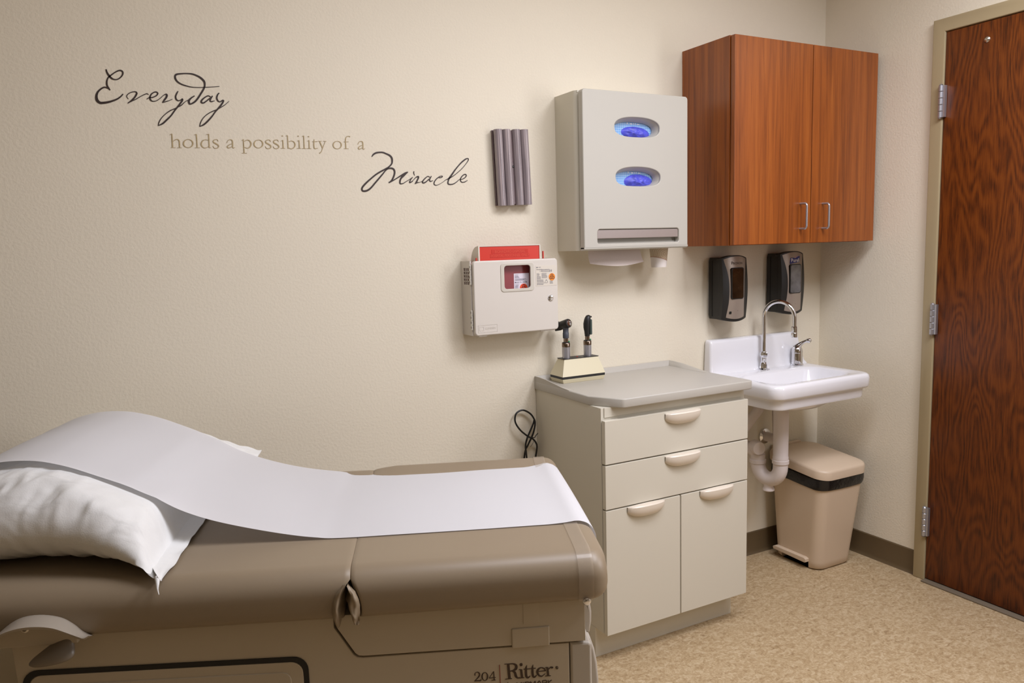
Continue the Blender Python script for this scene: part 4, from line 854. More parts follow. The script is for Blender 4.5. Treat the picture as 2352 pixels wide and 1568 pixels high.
# gooseneck faucet
fx, fyy = -.414, -.066
t = thing('faucet', 'chrome gooseneck faucet on the sink deck', 'faucet', (fx, fyy, RZ))
bm = NB(); lathe(bm, [(.0265, 0), (.0265, .002), (.020, .0045), (.0150, .006), (.0145, .006)], (fx, fyy, RZ - .0015), (0, 0, 1), 32); obj('flange', bm, 'chrome', t)
bm = NB(); lathe(bm, [(.0155, .004), (.0140, .022), (.0125, .030), (.0115, .031)], (fx, fyy, RZ), (0, 0, 1), 8); lathe(bm, [(.0115, .03), (.0115, .052)], (fx, fyy, RZ), (0, 0, 1), 24)
lathe(bm, [(.0120, .050), (.0155, .056), (.0155, .068), (.0125, .074), (.0085, .076)], (fx, fyy, RZ), (0, 0, 1), 8); obj('shank', bm, 'chrome', t)
dv = Vector((.28, -.96, 0)).normalized(); rad = .067; zt = 1.064
pts = [Vector((fx, fyy, RZ + .06)), Vector((fx, fyy, .98)), Vector((fx, fyy, 1.02))]
for i in range(0, 25):
    a = PI - PI * i / 24
    pts.append(Vector((fx, fyy, zt)) + dv * (rad + rad * math.cos(a)) + Vector((0, 0, rad * math.sin(a))))
end = Vector((fx, fyy, 0)) + dv * 2 * rad
pts.append(Vector((end.x, end.y, 1.02)))
sp = obj('spout', tube(NB(), pts, .0088, 18), 'chrome', t, ang=60)
bm = NB(); lathe(bm, [(.0088, .058), (.0115, .056), (.0122, .05), (.0122, .034), (.0112, .032), (.0125, .030), (.0125, .014), (.011, .012), (.0001, .012)], (end.x, end.y, .973), (0, 0, 1), 24)
obj('aerator', bm, 'chrome', sp)
vx, vy = -.218, -.070
t = thing('lever_valve', 'chrome single-lever valve on the sink beside the faucet', 'faucet handle', (vx, vy, RZ))
bm = NB(); lathe(bm, [(.0275, -.001), (.0275, .003), (.0245, .005), (.0235, .006), (.0230, .048), (.0225, .050), (.0225, .052)], (vx, vy, RZ), (0, 0, 1), 32); obj('body', bm, 'chrome', t, ang=40)
bm = NB(); lathe(bm, [(.0232, .052), (.0235, .058), (.0215, .070), (.0165, .080), (.008, .085), (.0001, .086)], (vx, vy, RZ), (0, 0, 1), 32); obj('dome', bm, 'chrome', t, ang=60)
ld = Vector((.62, -.78, 0)).normalized()
lp = [Vector((vx, vy, RZ + .072)) - ld * .010, Vector((vx, vy, RZ + .084)) + ld * .006, Vector((vx, vy, RZ + .096)) + ld * .020, Vector((vx, vy, RZ + .103)) + ld * .034, Vector((vx, vy, RZ + .106)) + ld * .044, Vector((vx, vy, RZ + .106)) + ld * .053, Vector((vx, vy, RZ + .105)) + ld * .058]
lp2 = spline([tuple(p) for p in lp], 4)
rr = spline([(.014,), (.012,), (.0075,), (.0066,), (.0100,), (.0098,), (.002,)], 4)
obj('lever', tube(NB(), lp2, [q[0] for q in rr], 16), 'chrome', t, ang=60)
# drain trap with white covers
t = thing('drain_trap', 'white covered drain trap under the sink', 'drain pipe', (-.452, -.20, .36))
dxp, dyp = -.452, -.202
bm = NB(); lathe(bm, [(.030, .715), (.0305, .70), (.0300, .50), (.0315, .498), (.0315, .485)], (dxp, dyp, 0), (0, 0, 1), 28); obj('tailpiece', bm, 'pvc', t, ang=50)
u2 = Vector((-.020, .105, 0)); cen = Vector((dxp, dyp, .452)) + u2 / 2
path = [Vector((dxp, dyp, .49))]
for i in range(0, 19):
    a = PI * i / 18
    path.append(cen + (-u2 / 2) * math.cos(a) - Vector((0, 0, .060 * math.sin(a))))
path.append(Vector((dxp, dyp, .49)) + u2)
bm = tube(NB(), path, .030, 24)
lathe(bm, [(.030, -.002), (.0338, 0), (.0338, .014), (.030, .017)], (dxp, dyp, .470), (0, 0, 1), 28); lathe(bm, [(.030, -.002), (.0338, 0), (.0338, .014), (.030, .017)], tuple(Vector((dxp, dyp, .452)) + u2), (0, 0, 1), 28)
lathe(bm, [(.022, -.044), (.0245, -.042), (.0245, -.036), (.0195, -.028), (.0215, -.018), (.028, .0)], tuple(cen + Vector((0, 0, -.066))), (0, 0, 1), 24)
obj('u_bend', bm, 'pvc', t, ang=50)
q0 = Vector((dxp, dyp, 0)) + u2
bm = tube(NB(), [q0 + Vector((0, 0, .47)), q0 + Vector((0, 0, .485)), q0 + Vector((-.006, .012, .503)), q0 + Vector((-.014, .030, .510)), q0 + Vector((-.022, .06, .511)), q0 + Vector((-.026, .0965, .511))], .028, 22)
lathe(bm, [(.028, -.0), (.028, .044), (.026, .047), (.0001, .047)], tuple(q0 + Vector((-.010, .010, .522))), (-.35, -.93, 0), 26)
obj('wall_arm', bm, 'pvc', t, ang=50)
bm = NB(); lathe(bm, [(.040, 0), (.038, .006), (.030, .010), (.028, .010)], (q0.x - .026, -.0005, .511), (0, -1, 0), 28); obj('wall_flange', bm, 'chrome', t, label='chrome wall flange')
# supply pipe with its flange
t = thing('supply_pipe', 'white covered water supply pipe behind the drain trap', 'pipe', (-.34, 0, .53))
bm = NB(); lathe(bm, [(.034, 0), (.033, .006), (.022, .012), (.020, .012)], (-.335, -.0005, .527), (0, -1, 0), 28); obj('wall_flange', bm, 'chrome', t, label='chrome wall flange')
obj('elbow', tube(NB(), [(-.335, -.008, .527), (-.335, -.06, .527), (-.338, -.078, .540), (-.342, -.083, .56), (-.350, -.085, .66), (-.36, -.09, .725)], .021, 20), 'pvc', t, ang=60)
t = thing('supply_pipe', 'white covered water supply pipe bending beside the cabinet under the sink', 'pipe', (-.50, 0, .53))
obj('elbow', tube(NB(), spline([(-.530, -.004, .578), (-.526, -.040, .580), (-.514, -.062, .600), (-.484, -.074, .642), (-.458, -.084, .678), (-.444, -.092, .728)], 6), .021, 20), 'pvc', t, ang=60)

# ------------------------------------------------------------------ waste bin
bx = (-.222, -.17)
t = thing('step_bin', 'tan plastic step-on waste bin under the sink', 'waste bin', (bx[0], bx[1], 0))
def bring(f, z, g=0.):   # f 0 bottom .. 1 top
    x0 = -.322 + (-.345 + .322) * f - g; x1 = -.108 + (-.078 + .108) * f + g
    y0 = -.288 + (-.328 + .288) * f - g; y1 = -.052 + (-.036 + .052) * f + g
    return [(x, y, z) for x, y in rrect(x0, x1, y0, y1, .045, 7)]
def bring2(f, z, g=0., rec=0.):
    out = []
    pts_ = bring(f, z, g)
    for i, p in enumerate(pts_):
        out.append(p)
        if i == 15:                                   # long side towards the table: add the pedal recess
            for y, k in ((-.098, 0), (-.0985, 1), (-.243, 1), (-.2435, 0)): out.append((p[0] + rec * k, y, z))
    return out
bm = NB()
zs = [.010, .036, .0365, .06, .12, .18, .24, .30, .36, .40]
rings = [bring2(0, .002, -.006, .045), bring2(.025, .010, 0, .045), bring2(.09, .036, 0, .045)] + [bring2(z / .4, z) for z in zs[2:]] + [bring2(1, .400, -.004), bring2(.75, .33, -.006)]
loft(bm, rings, True, False)
obj('body', bm, 'bin', t, ang=45)
bm = NB()
prism(bm, [(-.068, .034), (-.240, .030), (-.246, .034), (-.246, .046), (-.236, .051), (-.080, .051), (-.066, .045)], 'x', -.345, -.300, .003)
for i in range(9): box(bm, -.340, -.318, -.105 - i * .0145, -.109 - i * .0145, .0495, .0515)
obj('pedal', bm, 'bin', t)
def lring(g, z, tilt=0.):
    out = []
    for x, y in rrect(-.352 - g, -.070 + g, -.336 - g, -.020 + g, .055, 8): out.append((x, y, z + .014 + (y + .18) * .10 + tilt))
    return out
bm = loft(NB(), [lring(-.004, .404), lring(0, .406), lring(.001, .436), lring(-.002, .4435), lring(-.008, .4465), lring(-.03, .4505), lring(-.07, .455), lring(-.12, .457)], True, True)
obj('lid', bm, 'bin', t, ang=50)
obj('lid_hinge', B(-.30, -.13, -.026, -.006, .439, .484, .006), 'bin', t)
# black bag folded over the rim
def fr_(z, g, amp, ph):
    return [(x + amp * noise.noise(Vector((x * 40, y * 40, ph))), y + amp * noise.noise(Vector((x * 40, y * 40, ph + 5))), z + .006 * noise.noise(Vector((x * 22, y * 22, ph + 9)))) for x, y, _ in bring(z / .4, z, g)]
def fr2(z, g, amp, ph):
    base = bring(z / .4, z, g); out = []
    n = len(base)
    for i in range(n):
        for k in range(3):
            a, b_ = base[i], base[(i + 1) % n]; s = k / 3
            x, y = a[0] + (b_[0] - a[0]) * s, a[1] + (b_[1] - a[1]) * s
            out.append((x + amp * noise.noise(Vector((x * 40, y * 40, ph))), y + amp * noise.noise(Vector((x * 40, y * 40, ph + 5))), z + .007 * noise.noise(Vector((x * 18, y * 18, 2.0))) + (y + .18) * .05))
    return out
bm = loft(NB(), [fr2(.366, .0035, .001, 1), fr2(.374, .0055, .002, 1.2), fr2(.388, .0055, .003, 1.4), fr2(.410, .0030, .002, 1.6), fr2(.413, -.006, .001, 1.8)], False, False)
solo('bin_liner', bm, 'liner', 'black bin bag folded over the rim of the tan bin', 'bin bag', (bx[0], bx[1], .366), ang=60)

# ------------------------------------------------------------------ base cabinet
BL, BR, BD, BT = -1.4937, -.868, .4574, .8975
cl, cr, cd = BL + .004, BR - .006, BD - .018
t = thing('base_cabinet', 'almond laminate base cabinet with two drawers over two doors', 'cabinet', ((BL + BR) / 2, 0, 0))
bm = NB(); box(bm, cl, cr, -(cd - .022), -.002, .107, .8672, .001)
obj('carcass', bm, 'almond', t)
obj('rail', B(cl + .012, cr - .012, -(cd - .019), -(cd - .022), .836, .8672), 'almond', t)
obj('toe_kick', B(cl, cr - .006, -.367, -.004, 0, .107, .001), 'almond', t)
# worktop with a low curb round the back
c_ = .030
top = [(BL, -.002), (BL, -BD + .105), (BL + .060, -BD + .004), (BL + .072, -BD), (BR - .014, -BD), (BR - .004, -BD + .004), (BR, -BD + .014), (BR, -.002)]
bm = prism(NB(), top, 'z', .867, BT, .004, 3)
wt = obj('worktop', bm, 'almond_top', t, ang=40)
bm = NB()
def curb_ring(x, y, nx, ny, h):
    return [(x, y, BT - .004), (x, y, BT + h), (x + nx * .004, y + ny * .004, BT + h), (x + nx * .010, y + ny * .010, BT + h * .55), (x + nx * .020, y + ny * .020, BT + .0004), (x + nx * .020, y + ny * .020, BT - .004)]
pathc = [(BL + .0005, -.235, 1, 0, .0006), (BL + .0005, -.19, 1, 0, .003), (BL + .0005, -.13, 1, 0, .010), (BL + .0005, -.08, 1, 0, .0155), (BL + .0005, -.03, 1, 0, .018), (BL + .0005, -.002, 1, -1, .018),
         (BR - .0005, -.002, -1, -1, .018), (BR - .0005, -.03, -1, 0, .018), (BR - .0005, -.08, -1, 0, .0155), (BR - .0005, -.13, -1, 0, .010), (BR - .0005, -.19, -1, 0, .003), (BR - .0005, -.235, -1, 0, .0006)]
loft(bm, [curb_ring(*p) for p in pathc])
obj('curb', bm, 'almond_top', wt, ang=50)
def pull(xc, z0, wid=.1525):
    """moulded half-moon pull"""
    def f(u, v_):
        s = 2 * u - 1
        dome = max(0., 1 - abs(s) ** 2.6)
        hgt = .0175 + .0255 * dome ** .8
        dep = .0045 + .021 * dome ** .7
        ztop = z0 + .0215 + .003 * dome
        # section: top lip out, rounded belly back to the face
        if v_ < .25:
            k = v_ / .25; return (xc + s * wid / 2, -cd - dep * k, ztop)
        k = (v_ - .25) / .75; a = k * PI / 2
        return (xc + s * wid / 2, -cd - dep * math.cos(a) ** .8 if k < 1 else -cd, ztop - .002 * min(1, k * 6) - (hgt - .002) * math.sin(a))
    bm = grid(NB(), f, 30, 14)
    be = [e for e in bm.edges if len(e.link_faces) == 1]
    bmesh.ops.holes_fill(bm, edges=be, sides=0)
    bmesh.ops.recalc_face_normals(bm, faces=bm.faces[:])
    return bm
g = .0021
for z0, z1 in ((.6836, .8287), (.5338, .6836)):
    d = obj('drawer', B(cl, cr, -cd, -(cd - .019), z0 + g, z1 - (0 if z1 > .8 else g), .0022), 'almond', t)
    obj('pull', pull((cl + cr) / 2 + .009, z1 - .0285), 'almond_pull', d)
bmx = -1.1808
for x0, x1, px in ((cl, bmx - g, -1.330), (bmx + g, cr, -1.0215)):
    d = obj('door', B(x0, x1, -cd, -(cd - .019), .107, .5338 - g, .0022), 'almond', t)
    obj('pull', pull(px, .5095), 'almond_pull', d)

# ------------------------------------------------------------------ diagnostic set
t = thing('charging_stand', 'ivory charging stand with black stripe on the base cabinet', 'charger', (-1.354, -.075, BT))
def srect(x0, x1, y0, y1, z): return [(x0, y0, z), (x1, y0, z), (x1, y1, z), (x0, y1, z)]
bm = loft(NB(), [srect(-1.440, -1.268, -.115, -.035, BT), srect(-1.4455, -1.2625, -.1195, -.0305, .9125)]); 
loft(bm, [srect(-1.446, -1.262, -.120, -.030, .9215), srect(-1.418, -1.2725, -.088, -.043, .9795)])
bmesh.ops.bevel(bm, geom=bm.edges[:], offset=.0012, segments=2, profile=.5, affect='EDGES')
obj('body', bm, 'ivory', t)
bm = loft(NB(), [srect(-1.4440, -1.2640, -.118, -.032, .9120), srect(-1.4445, -1.2635, -.1185, -.0315, .9220)]); obj('stripe', bm, 'black', t, label='black stripe')
obj('top_plate', B(-1.420, -1.2705, -.090, -.041, .9790, .9812, .0006), 'black', t)
bm = NB(); lathe(bm, [(.003, 0), (.003, .001), (.001, .0018)], (-1.349, -.066, .9812), (0, 0, 1), 14); obj('indicator', bm, 'red_patch', t)
def scope_handle(t, x, y, tall):
    bm = NB(); lathe(bm, [(.0145, -.012), (.0145, .040)], (x, y, .9815), (0, 0, 1), 28); obj('handle', bm, 'steel', t, ang=50)
    bm = NB(); lathe(bm, [(.0150, .040), (.0150, .0535), (.0142, .0545)], (x, y, .9815), (0, 0, 1), 28); obj('collar', bm, 'dark_chrome', t, ang=50)
    bm = NB(); lathe(bm, [(.0142, .0540), (.0138, .0565), (.0095, .0585), (.0085, .0590)], (x, y, .9815), (0, 0, 1), 24); obj('cap', bm, 'black', t)
    bm = NB(); lathe(bm, [(.0085, .0580), (.0085, .0740)], (x, y, .9815), (0, 0, 1), 20); lathe(bm, [(.0090, .0640), (.0090, .0670)], (x, y, .9815), (0, 0, 1), 20); obj('neck', bm, 'dark_chrome', t, ang=50)
    bm = NB(); box(bm, x + .009, x + .0145, y - .004, y + .003, 1.0385, 1.0425, .001); obj('switch', bm, 'green', t, label='green switch')
ox, oy = -1.396, -.066
t = thing('otoscope', 'otoscope with angled black head in the charging stand', 'otoscope', (ox, oy, .9812), 0, 'handheld scopes in the stand')
scope_handle(t, ox, oy, 0)
bm = NB(); lathe(bm, [(.0108, .0720), (.0112, .0740), (.0112, .0915), (.0104, .0925), (.0104, .104), (.0118, .112)], (ox, oy, .9815), (0, 0, 1), 24); obj('socket', bm, 'charcoal', t, ang=50)
hd = Vector((.30, -.90, .25)).normalized(); hc = Vector((ox, oy, 1.105))
bm = NB(); lathe(bm, [(.0001, -.033), (.012, -.033), (.0135, -.030), (.0150, -.012), (.0160, .004), (.0165, .013), (.0150, .0165), (.011, .0172), (.0105, .0155), (.0001, .0155)], tuple(hc), tuple(hd), 28)
lathe(bm, [(.017, 0), (.015, .012), (.010, .022), (.006, .030)], (ox + -.006, oy + .020, 1.100), (-.55, .35, -.45), 22)
obj('head', bm, 'black', t, ang=50)
bm = NB(); lathe(bm, [(.0108, .0158), (.0108, .0185), (.0075, .0190), (.0065, .0165), (.0001, .0165)], tuple(hc), tuple(hd), 26); obj('eyepiece', bm, 'chrome', t, ang=50)
px_, py_ = -1.302, -.064
t = thing('ophthalmoscope', 'ophthalmoscope with tall slim black head in the charging stand', 'ophthalmoscope', (px_, py_, .9812), 0, 'handheld scopes in the stand')
scope_handle(t, px_, py_, 1)
prof = [(.0095, .072, 0), (.0100, .078, 0), (.0105, .090, -.001), (.0125, .104, -.002), (.0130, .118, -.0015), (.0125, .130, .0005), (.0110, .140, .0030), (.0080, .147, .0050), (.0030, .1495, .0060)]
bm = loft(NB(), [[(px_ + o_ + r_ * math.cos(2 * PI * i / 24), py_ + r_ * .95 * math.sin(2 * PI * i / 24), .9815 + h_) for i in range(24)] for r_, h_, o_ in prof])
obj('head', bm, 'black', t, ang=60)
bm = NB(); box(bm, px_ + .006, px_ + .0155, py_ - .0125, py_ + .008, 1.058, 1.116, .004); obj('lens_panel', bm, 'lens', t)
bm = NB(); lathe(bm, [(.003, 0), (.003, .010), (.002, .011)], (px_ + .008, py_, 1.124), (1, -.3, 0), 12); obj('brow_rest', bm, 'black', t)

# ------------------------------------------------------------------ looped cord on the wall
t = thing('power_cord', 'looped black power cord hanging on the wall behind the exam table', 'cord', (-1.54, -.03, .45))
c1 = [(-1.535, .30), (-1.528, .42), (-1.520, .52), (-1.512, .58), (-1.5035, .6248), (-1.4991, .6555), (-1.5068, .6742), (-1.5226, .691), (-1.5418, .7024), (-1.57, .7266), (-1.5868, .7518), (-1.5894, .7721), (-1.5792, .7921), (-1.5535, .7988), (-1.5265, .7839), (-1.5125, .762), (-1.5114, .7445), (-1.5187, .7165), (-1.5274, .6946), (-1.5395, .6688), (-1.55, .6429), (-1.556, .58), (-1.55, .50), (-1.54, .40), (-1.538, .30)]
n = len(c1)
bm = tube(NB(), spline([(x, -.022 - .007 * math.cos(i * .75), z) for i, (x, z) in enumerate(c1)], 6), .0033, 10)
obj('cable', bm, 'black_gloss', t, ang=60)
c2 = [(-1.545, .52), (-1.5526, .6375), (-1.5541, .6667), (-1.5469, .6916), (-1.535, .713), (-1.5162, .7451), (-1.511, .758)]
obj('cable', tube(NB(), spline([(x, -.033 + .002 * i, z) for i, (x, z) in enumerate(c2)], 6), .0033, 10), 'black_gloss', t, ang=60)
bm = tube(NB(), spline([(-1.553, -.036, .700), (-1.540, -.042, .702), (-1.522, -.040, .698), (-1.514, -.036, .7035), (-1.503, -.032, .7095)], 5), .0016, 8)
tube(bm, spline([(-1.528, -.038, .696), (-1.524, -.036, .684), (-1.529, -.034, .672), (-1.537, -.034, .664)], 4), .0007, 6)
obj('cable_tie', bm, 'black', t)

# ------------------------------------------------------------------ exam table (local frame: x towards the foot, y towards the wall)
TRZ = math.radians(-22.0)
TO = (-2.04, -1.225, 0)
t = thing('exam_table', 'taupe vinyl examination table with beige plastic base', 'examination table', TO, TRZ)
TM = mtx(t)
def T_(name, bm, m, parent=None, ang=35, label=None): return obj(name, bm, m, parent or t, ang, local=True, label=label)
W_ = .69
def section_ring(X, inset, zlift=0., n=7):
    """cross-section in y-z: rounded slab with a crowned top and bulging sides"""
    out = []
    y0, y1 = inset, W_ - inset
    z0, z1 = .690 + inset * .6, .787 - inset * .75
    rt, rb = .042, .022
    pts = []
    for cy, cz, a0, r_ in ((y1 - rt, z1 - rt, 0, rt), (y0 + rt, z1 - rt, PI / 2, rt), (y0 + rb, z0 + rb, PI, rb), (y1 - rb, z0 + rb, 1.5 * PI, rb)):
        for i in range(n + 1):
            a = a0 + i / n * PI / 2
            pts.append((cy + r_ * math.cos(a), cz + r_ * math.sin(a)))
        if a0 == 0:
            for k in range(1, 20): pts.append((y1 - rt + (y0 - y1 + 2 * rt) * k / 20, z1))
        if a0 == PI / 2:
            for k in range(1, 4): pts.append((y0, z1 - rt + (z0 + rb - z1 + rt) * k / 4))
        if a0 == PI:
            for k in range(1, 6): pts.append((y0 + rb + (y1 - y0 - 2 * rb) * k / 6, z0))
    if True:
        for k in range(1, 4): pts.append((y1, z0 + rb + (z1 - rt - z0 - rb) * k / 4))
    for y, z in pts:
        q = (y - W_ / 2) / (W_ / 2)
        if z > .76: z += .006 * (1 - min(1, q * q)) + (.007 + .009 * max(0, min(1, (X + .488) / .06)) ** .6) * math.exp(-((y - .655) / .030) ** 2)
        s = (z - .738) / .05
        if y < .05: y -= .005 * max(0, 1 - s * s)
        if y > W_ - .05: y += .005 * max(0, 1 - s * s)
        out.append((X, y, z + zlift))
    return out
def cushion(x0, x1, round0, round1, tilt=0., notch0=False, notch1=False):
    xs = []
    R = .040
    if round0: xs += [(x0 + R * (1 - math.cos(a)), R * (1 - math.sin(a)) * .8) for a in [PI / 2 * i / 7 for i in range(0, 7)]]
    else: xs += [(x0, .0016), (x0 + .0016, .0004)]
    k0, k1 = xs[-1][0] + .008, x1 - (.040 if round1 else .012)
    xs += [(k0 + (k1 - k0) * i / 26, 0.) for i in range(27)]
    if round1: xs += [(x1 - R + R * math.sin(a), R * (1 - math.cos(a)) * .8) for a in [PI / 2 * i / 7 for i in range(1, 8)]]
    else: xs += [(x1 - .0016, .0004), (x1, .0016)]
    rings = []
    for X, ins in xs:
        zl = -(X + .49) * tilt
        rings.append(section_ring(X, ins, zl))
    def nf(y, z): return max(0., 1 - max(0, y) / .09) * max(0., math.sin(PI * min(1, max(0, (.768 - z) / .105)))) ** .7
    res = []
    for rg_ in rings:
        o2 = []
        for X, y, z in rg_:
            if notch0 and X - x0 < .02: X += .019 * nf(y, z) * (1 - (X - x0) / .03)
            if notch1 and x1 - X < .02: X -= .026 * nf(y, z) * (1 - (x1 - X) / .03)
            o2.append((X, y, z))
        res.append(o2)
    return loft(NB(), res)
seat = T_('seat_cushion', cushion(-.4899, .012, False, True, 0., notch0=True), 'vinyl', ang=60)
back = T_('back_cushion', cushion(-1.335, -.4901, True, False, .012, notch1=True), 'vinyl', ang=60)
# stitched seam along the top of both cushions
for par, xa, xb in ((seat, -.486, -.030), (back, -1.30, -.494)):
    for y in (.082, W_ - .082):
        bm = tube(NB(), [(x, y, .7885 - (x + .49) * (.012 if par is back else 0)) for x in [xa + (xb - xa) * i / 12 for i in range(13)]], .0010, 6)
        T_('seam', bm, 'vinyl', par)
# gathered fabric folds in the notch between the cushions
def fold(L0, R0, amp, ph):
    def f(u, v_):
        a, b_ = L0, R0
        k = v_ * (len(a) - 1); i = min(int(k), len(a) - 2); s = k - i
        xl = a[i][0] + (a[i + 1][0] - a[i][0]) * s; zl = a[i][1] + (a[i + 1][1] - a[i][1]) * s
        xr = b_[i][0] + (b_[i + 1][0] - b_[i][0]) * s; zr = b_[i][1] + (b_[i + 1][1] - b_[i][1]) * s
        inner = u if ph > 0 else 1 - u
        y = -.004 - .010 * math.sin(PI * min(1, inner * 1.15)) * math.sin(PI * min(1, v_ * .9 + .1)) + .030 * max(0, inner - .62) / .38 + amp * noise.noise(Vector((u * 3, v_ * 5, ph)))
        return (xl + (xr - xl) * u + amp * .5 * noise.noise(Vector((v_ * 6, u * 2, ph + 4))), y, zl + (zr - zl) * u)
    return grid(NB(), f, 14, 24)
T_('fold', fold([(-.503, .766), (-.520, .745), (-.527, .722), (-.525, .700), (-.517, .680)], [(-.499, .763), (-.502, .745), (-.506, .722), (-.507, .702), (-.513, .682)], .003, 1.0), 'vinyl', back, ang=70)
T_('fold', fold([(-.497, .763), (-.497, .745), (-.503, .724), (-.498, .703), (-.492, .686)], [(-.493, .767), (-.479, .750), (-.473, .724), (-.474, .700), (-.477, .684)], .006, -1.0), 'vinyl', seat, ang=70)
# clear strap across the foot end with a snap
bm = NB(); s0 = [p for p in section_ring(-.052, -.0032)]; s1 = [p for p in section_ring(-.022, -.0032)]
i0 = [i for i, p in enumerate(s0)]
loft(bm, [s0, s1], False, False)
bm.verts.ensure_lookup_table()
dele = [v for v in bm.verts if v.co.z < .6925]
bmesh.ops.delete(bm, geom=dele, context='VERTS')
st = T_('paper_strap', bm, 'clear', label='clear plastic paper strap')
bm = NB(); lathe(bm, [(.0085, 0), (.0085, .002), (.006, .005), (.003, .006)], (-.037, -.004, .6965), (0, -1, -.25), 20)
T_('snap', bm, 'chrome', st)
# seat frame panel and base
bm = NB(); prism(bm, [(-.5235, .692), (-.5235, .668), (-.4905, .612), (-.484, .6065), (-.474, .605), (-.035, .5995), (-.036, .692)], 'y', .024, .66, .0015)
sf = T_('seat_frame', bm, 'table_base')
bm = B(-.184, -.108, .0212, .026, .5965, .6375, .0027, 3); T_('access_pad', bm, 'table_base', sf)
bm = B(-.160, -.128, .0228, .026, .6450, .688, .0012, 2); T_('access_pad', bm, 'table_base', sf)
bm = NB(); prism(bm, [(-1.118, .695), (-.528, .692), (-.528, .666), (-.494, .6085), (-.487, .6030), (-.476, .6012), (-.068, .5965), (-.068, .06), (-1.085, .06)], 'y', .026, .655, .003)
bs_ = T_('base', bm, 'table_base')
bm = NB(); prism(bm, [(-.0665, .5965), (-.028, .5945), (-.022, .588), (-.022, .06), (-.0665, .06)], 'y', .026, .655, .006, 3)
T_('corner_post', bm, 'table_light')
# foot-end step housing bulging past the post
bm = NB(); prism(bm, [(-.03, .69), (-.024, .685), (-.017, .668), (-.0095, .645), (-.006, .620), (-.0065, .598), (-.0105, .575), (-.03, .575)], 'y', .10, .59, .006, 3); T_('foot_extension', bm, 'table_light')
bm = NB(); prism(bm, [(-.03, .585), (-.014, .575), (-.006, .55), (-.001, .52), (.002, .48), (.003, .06), (-.03, .06)], 'y', .075, .62, .006, 3); T_('step_drawer', bm, 'table_light')
# side drawer in a black gasket
bm = plate(rrect(-1.103, -.581, .20, .6215, .028, 6), [rrect(-1.0925, -.5905, .211, .6120, .023, 6)], -.0015, .0015, .0)
for v in bm.verts: v.co.y += .0255; v.co.z += -.0155 * (v.co.x + .84) / .52 if v.co.z > .5 else 0
T_('drawer_gasket', bm, 'gasket', label='black drawer gasket')
bm = NB(); prism(bm, rrect(-1.092, -.591, .211, .6115, .023, 6), 'y', .0235, .030, .002)
for v in bm.verts: v.co.z += -.0155 * (v.co.x + .84) / .52 if v.co.z > .5 else 0
dw = T_('drawer', bm, 'table_base')
bm = NB(); prism(bm, rrect(-1.070, -.614, .235, .592, .018, 6), 'y', .0215, .026, .002)
for v in bm.verts: v.co.z += -.0155 * (v.co.x + .84) / .52 if v.co.z > .5 else 0
T_('drawer_face', bm, 'table_base', dw)
# arched side handle with release lever
outer = spline([(-1.155, .688), (-1.118, .721), (-1.094, .740), (-1.071, .749), (-1.041, .750), (-1.011, .743), (-.990, .728), (-.976, .712), (-.962, .700)], 4)
inner = spline([(-1.125, .722), (-1.090, .740), (-1.061, .748), (-1.032, .749), (-1.003, .744), (-.975, .731), (-.961, .724), (-.953, .721), (-.944, .7255)], 4)
rings = []
for n_, (a, b_) in enumerate(zip(outer, inner)):
    ra = []; th_ = .007 * math.sin(PI * (.06 + .88 * n_ / (len(outer) - 1))) ** .6
    for k in range(7):
        s = k / 6; ra.append((a[0] + (b_[0] - a[0]) * s, .002 - .052 * s - .012 * math.sin(PI * s), a[1] + (b_[1] - a[1]) * s + .002 * math.sin(PI * s)))
    for k in range(6, -1, -1):
        s = k / 6; ra.append((a[0] + (b_[0] - a[0]) * s, .008 - .054 * s, a[1] + (b_[1] - a[1]) * s - th_))
    rings.append(ra)
hn = T_('side_handle', loft(NB(), rings), 'handle', ang=50)
bm = B(-1.13, -.985, -.004, .026, .690, .738, .003); T_('handle_mount', bm, 'table_base', hn)
bm = NB(); lathe(bm, [(.0075, 0), (.0075, .003), (.0045, .0045), (.0042, .002), (.0001, .002)], (-1.072, -.004, .7265), (0, -1, 0), 20); T_('screw', bm, 'nickel', hn)
lvs = [(-1.018, -.986, .7045, .012, .010), (-1.022, -.989, .698, .010, .011), (-1.034, -.9925, .690, .004, .012), (-1.048, -.9895, .681, -.004, .013), (-1.058, -.9885, .674, -.009, .012), (-1.065, -.995, .667, -.012, .010), (-1.066, -1.010, .662, -.013, .008), (-1.060, -1.032, .6585, -.013, .005), (-1.052, -1.042, .6575, -.013, .002)]
lvs = spline(lvs, 3)
T_('release_lever', loft(NB(), [[((a + b_) / 2 + (b_ - a) / 2 * math.cos(2 * PI * i / 24), y - .004 + h_ * math.sin(2 * PI * i / 24), z) for i in range(24)] for a, b_, z, y, h_ in lvs]), 'lever', ang=60)
# maker's lettering on the base
TP = lambda a, b_, d: (a, .0258 - d, b_)
T_('lettering', ribbon(NB(), LOGO, TP), 'logo_brown', bs_, label='dark brown lettering Ritter by MIDMARK')
T_('lettering', ribbon(NB(), NUMBER, TP), 'logo_brown', bs_, label='dark brown numerals 204')
T_('lettering_rule', ribbon(NB(), REDLINE, TP), 'logo_red', bs_, label='thin red upright line')

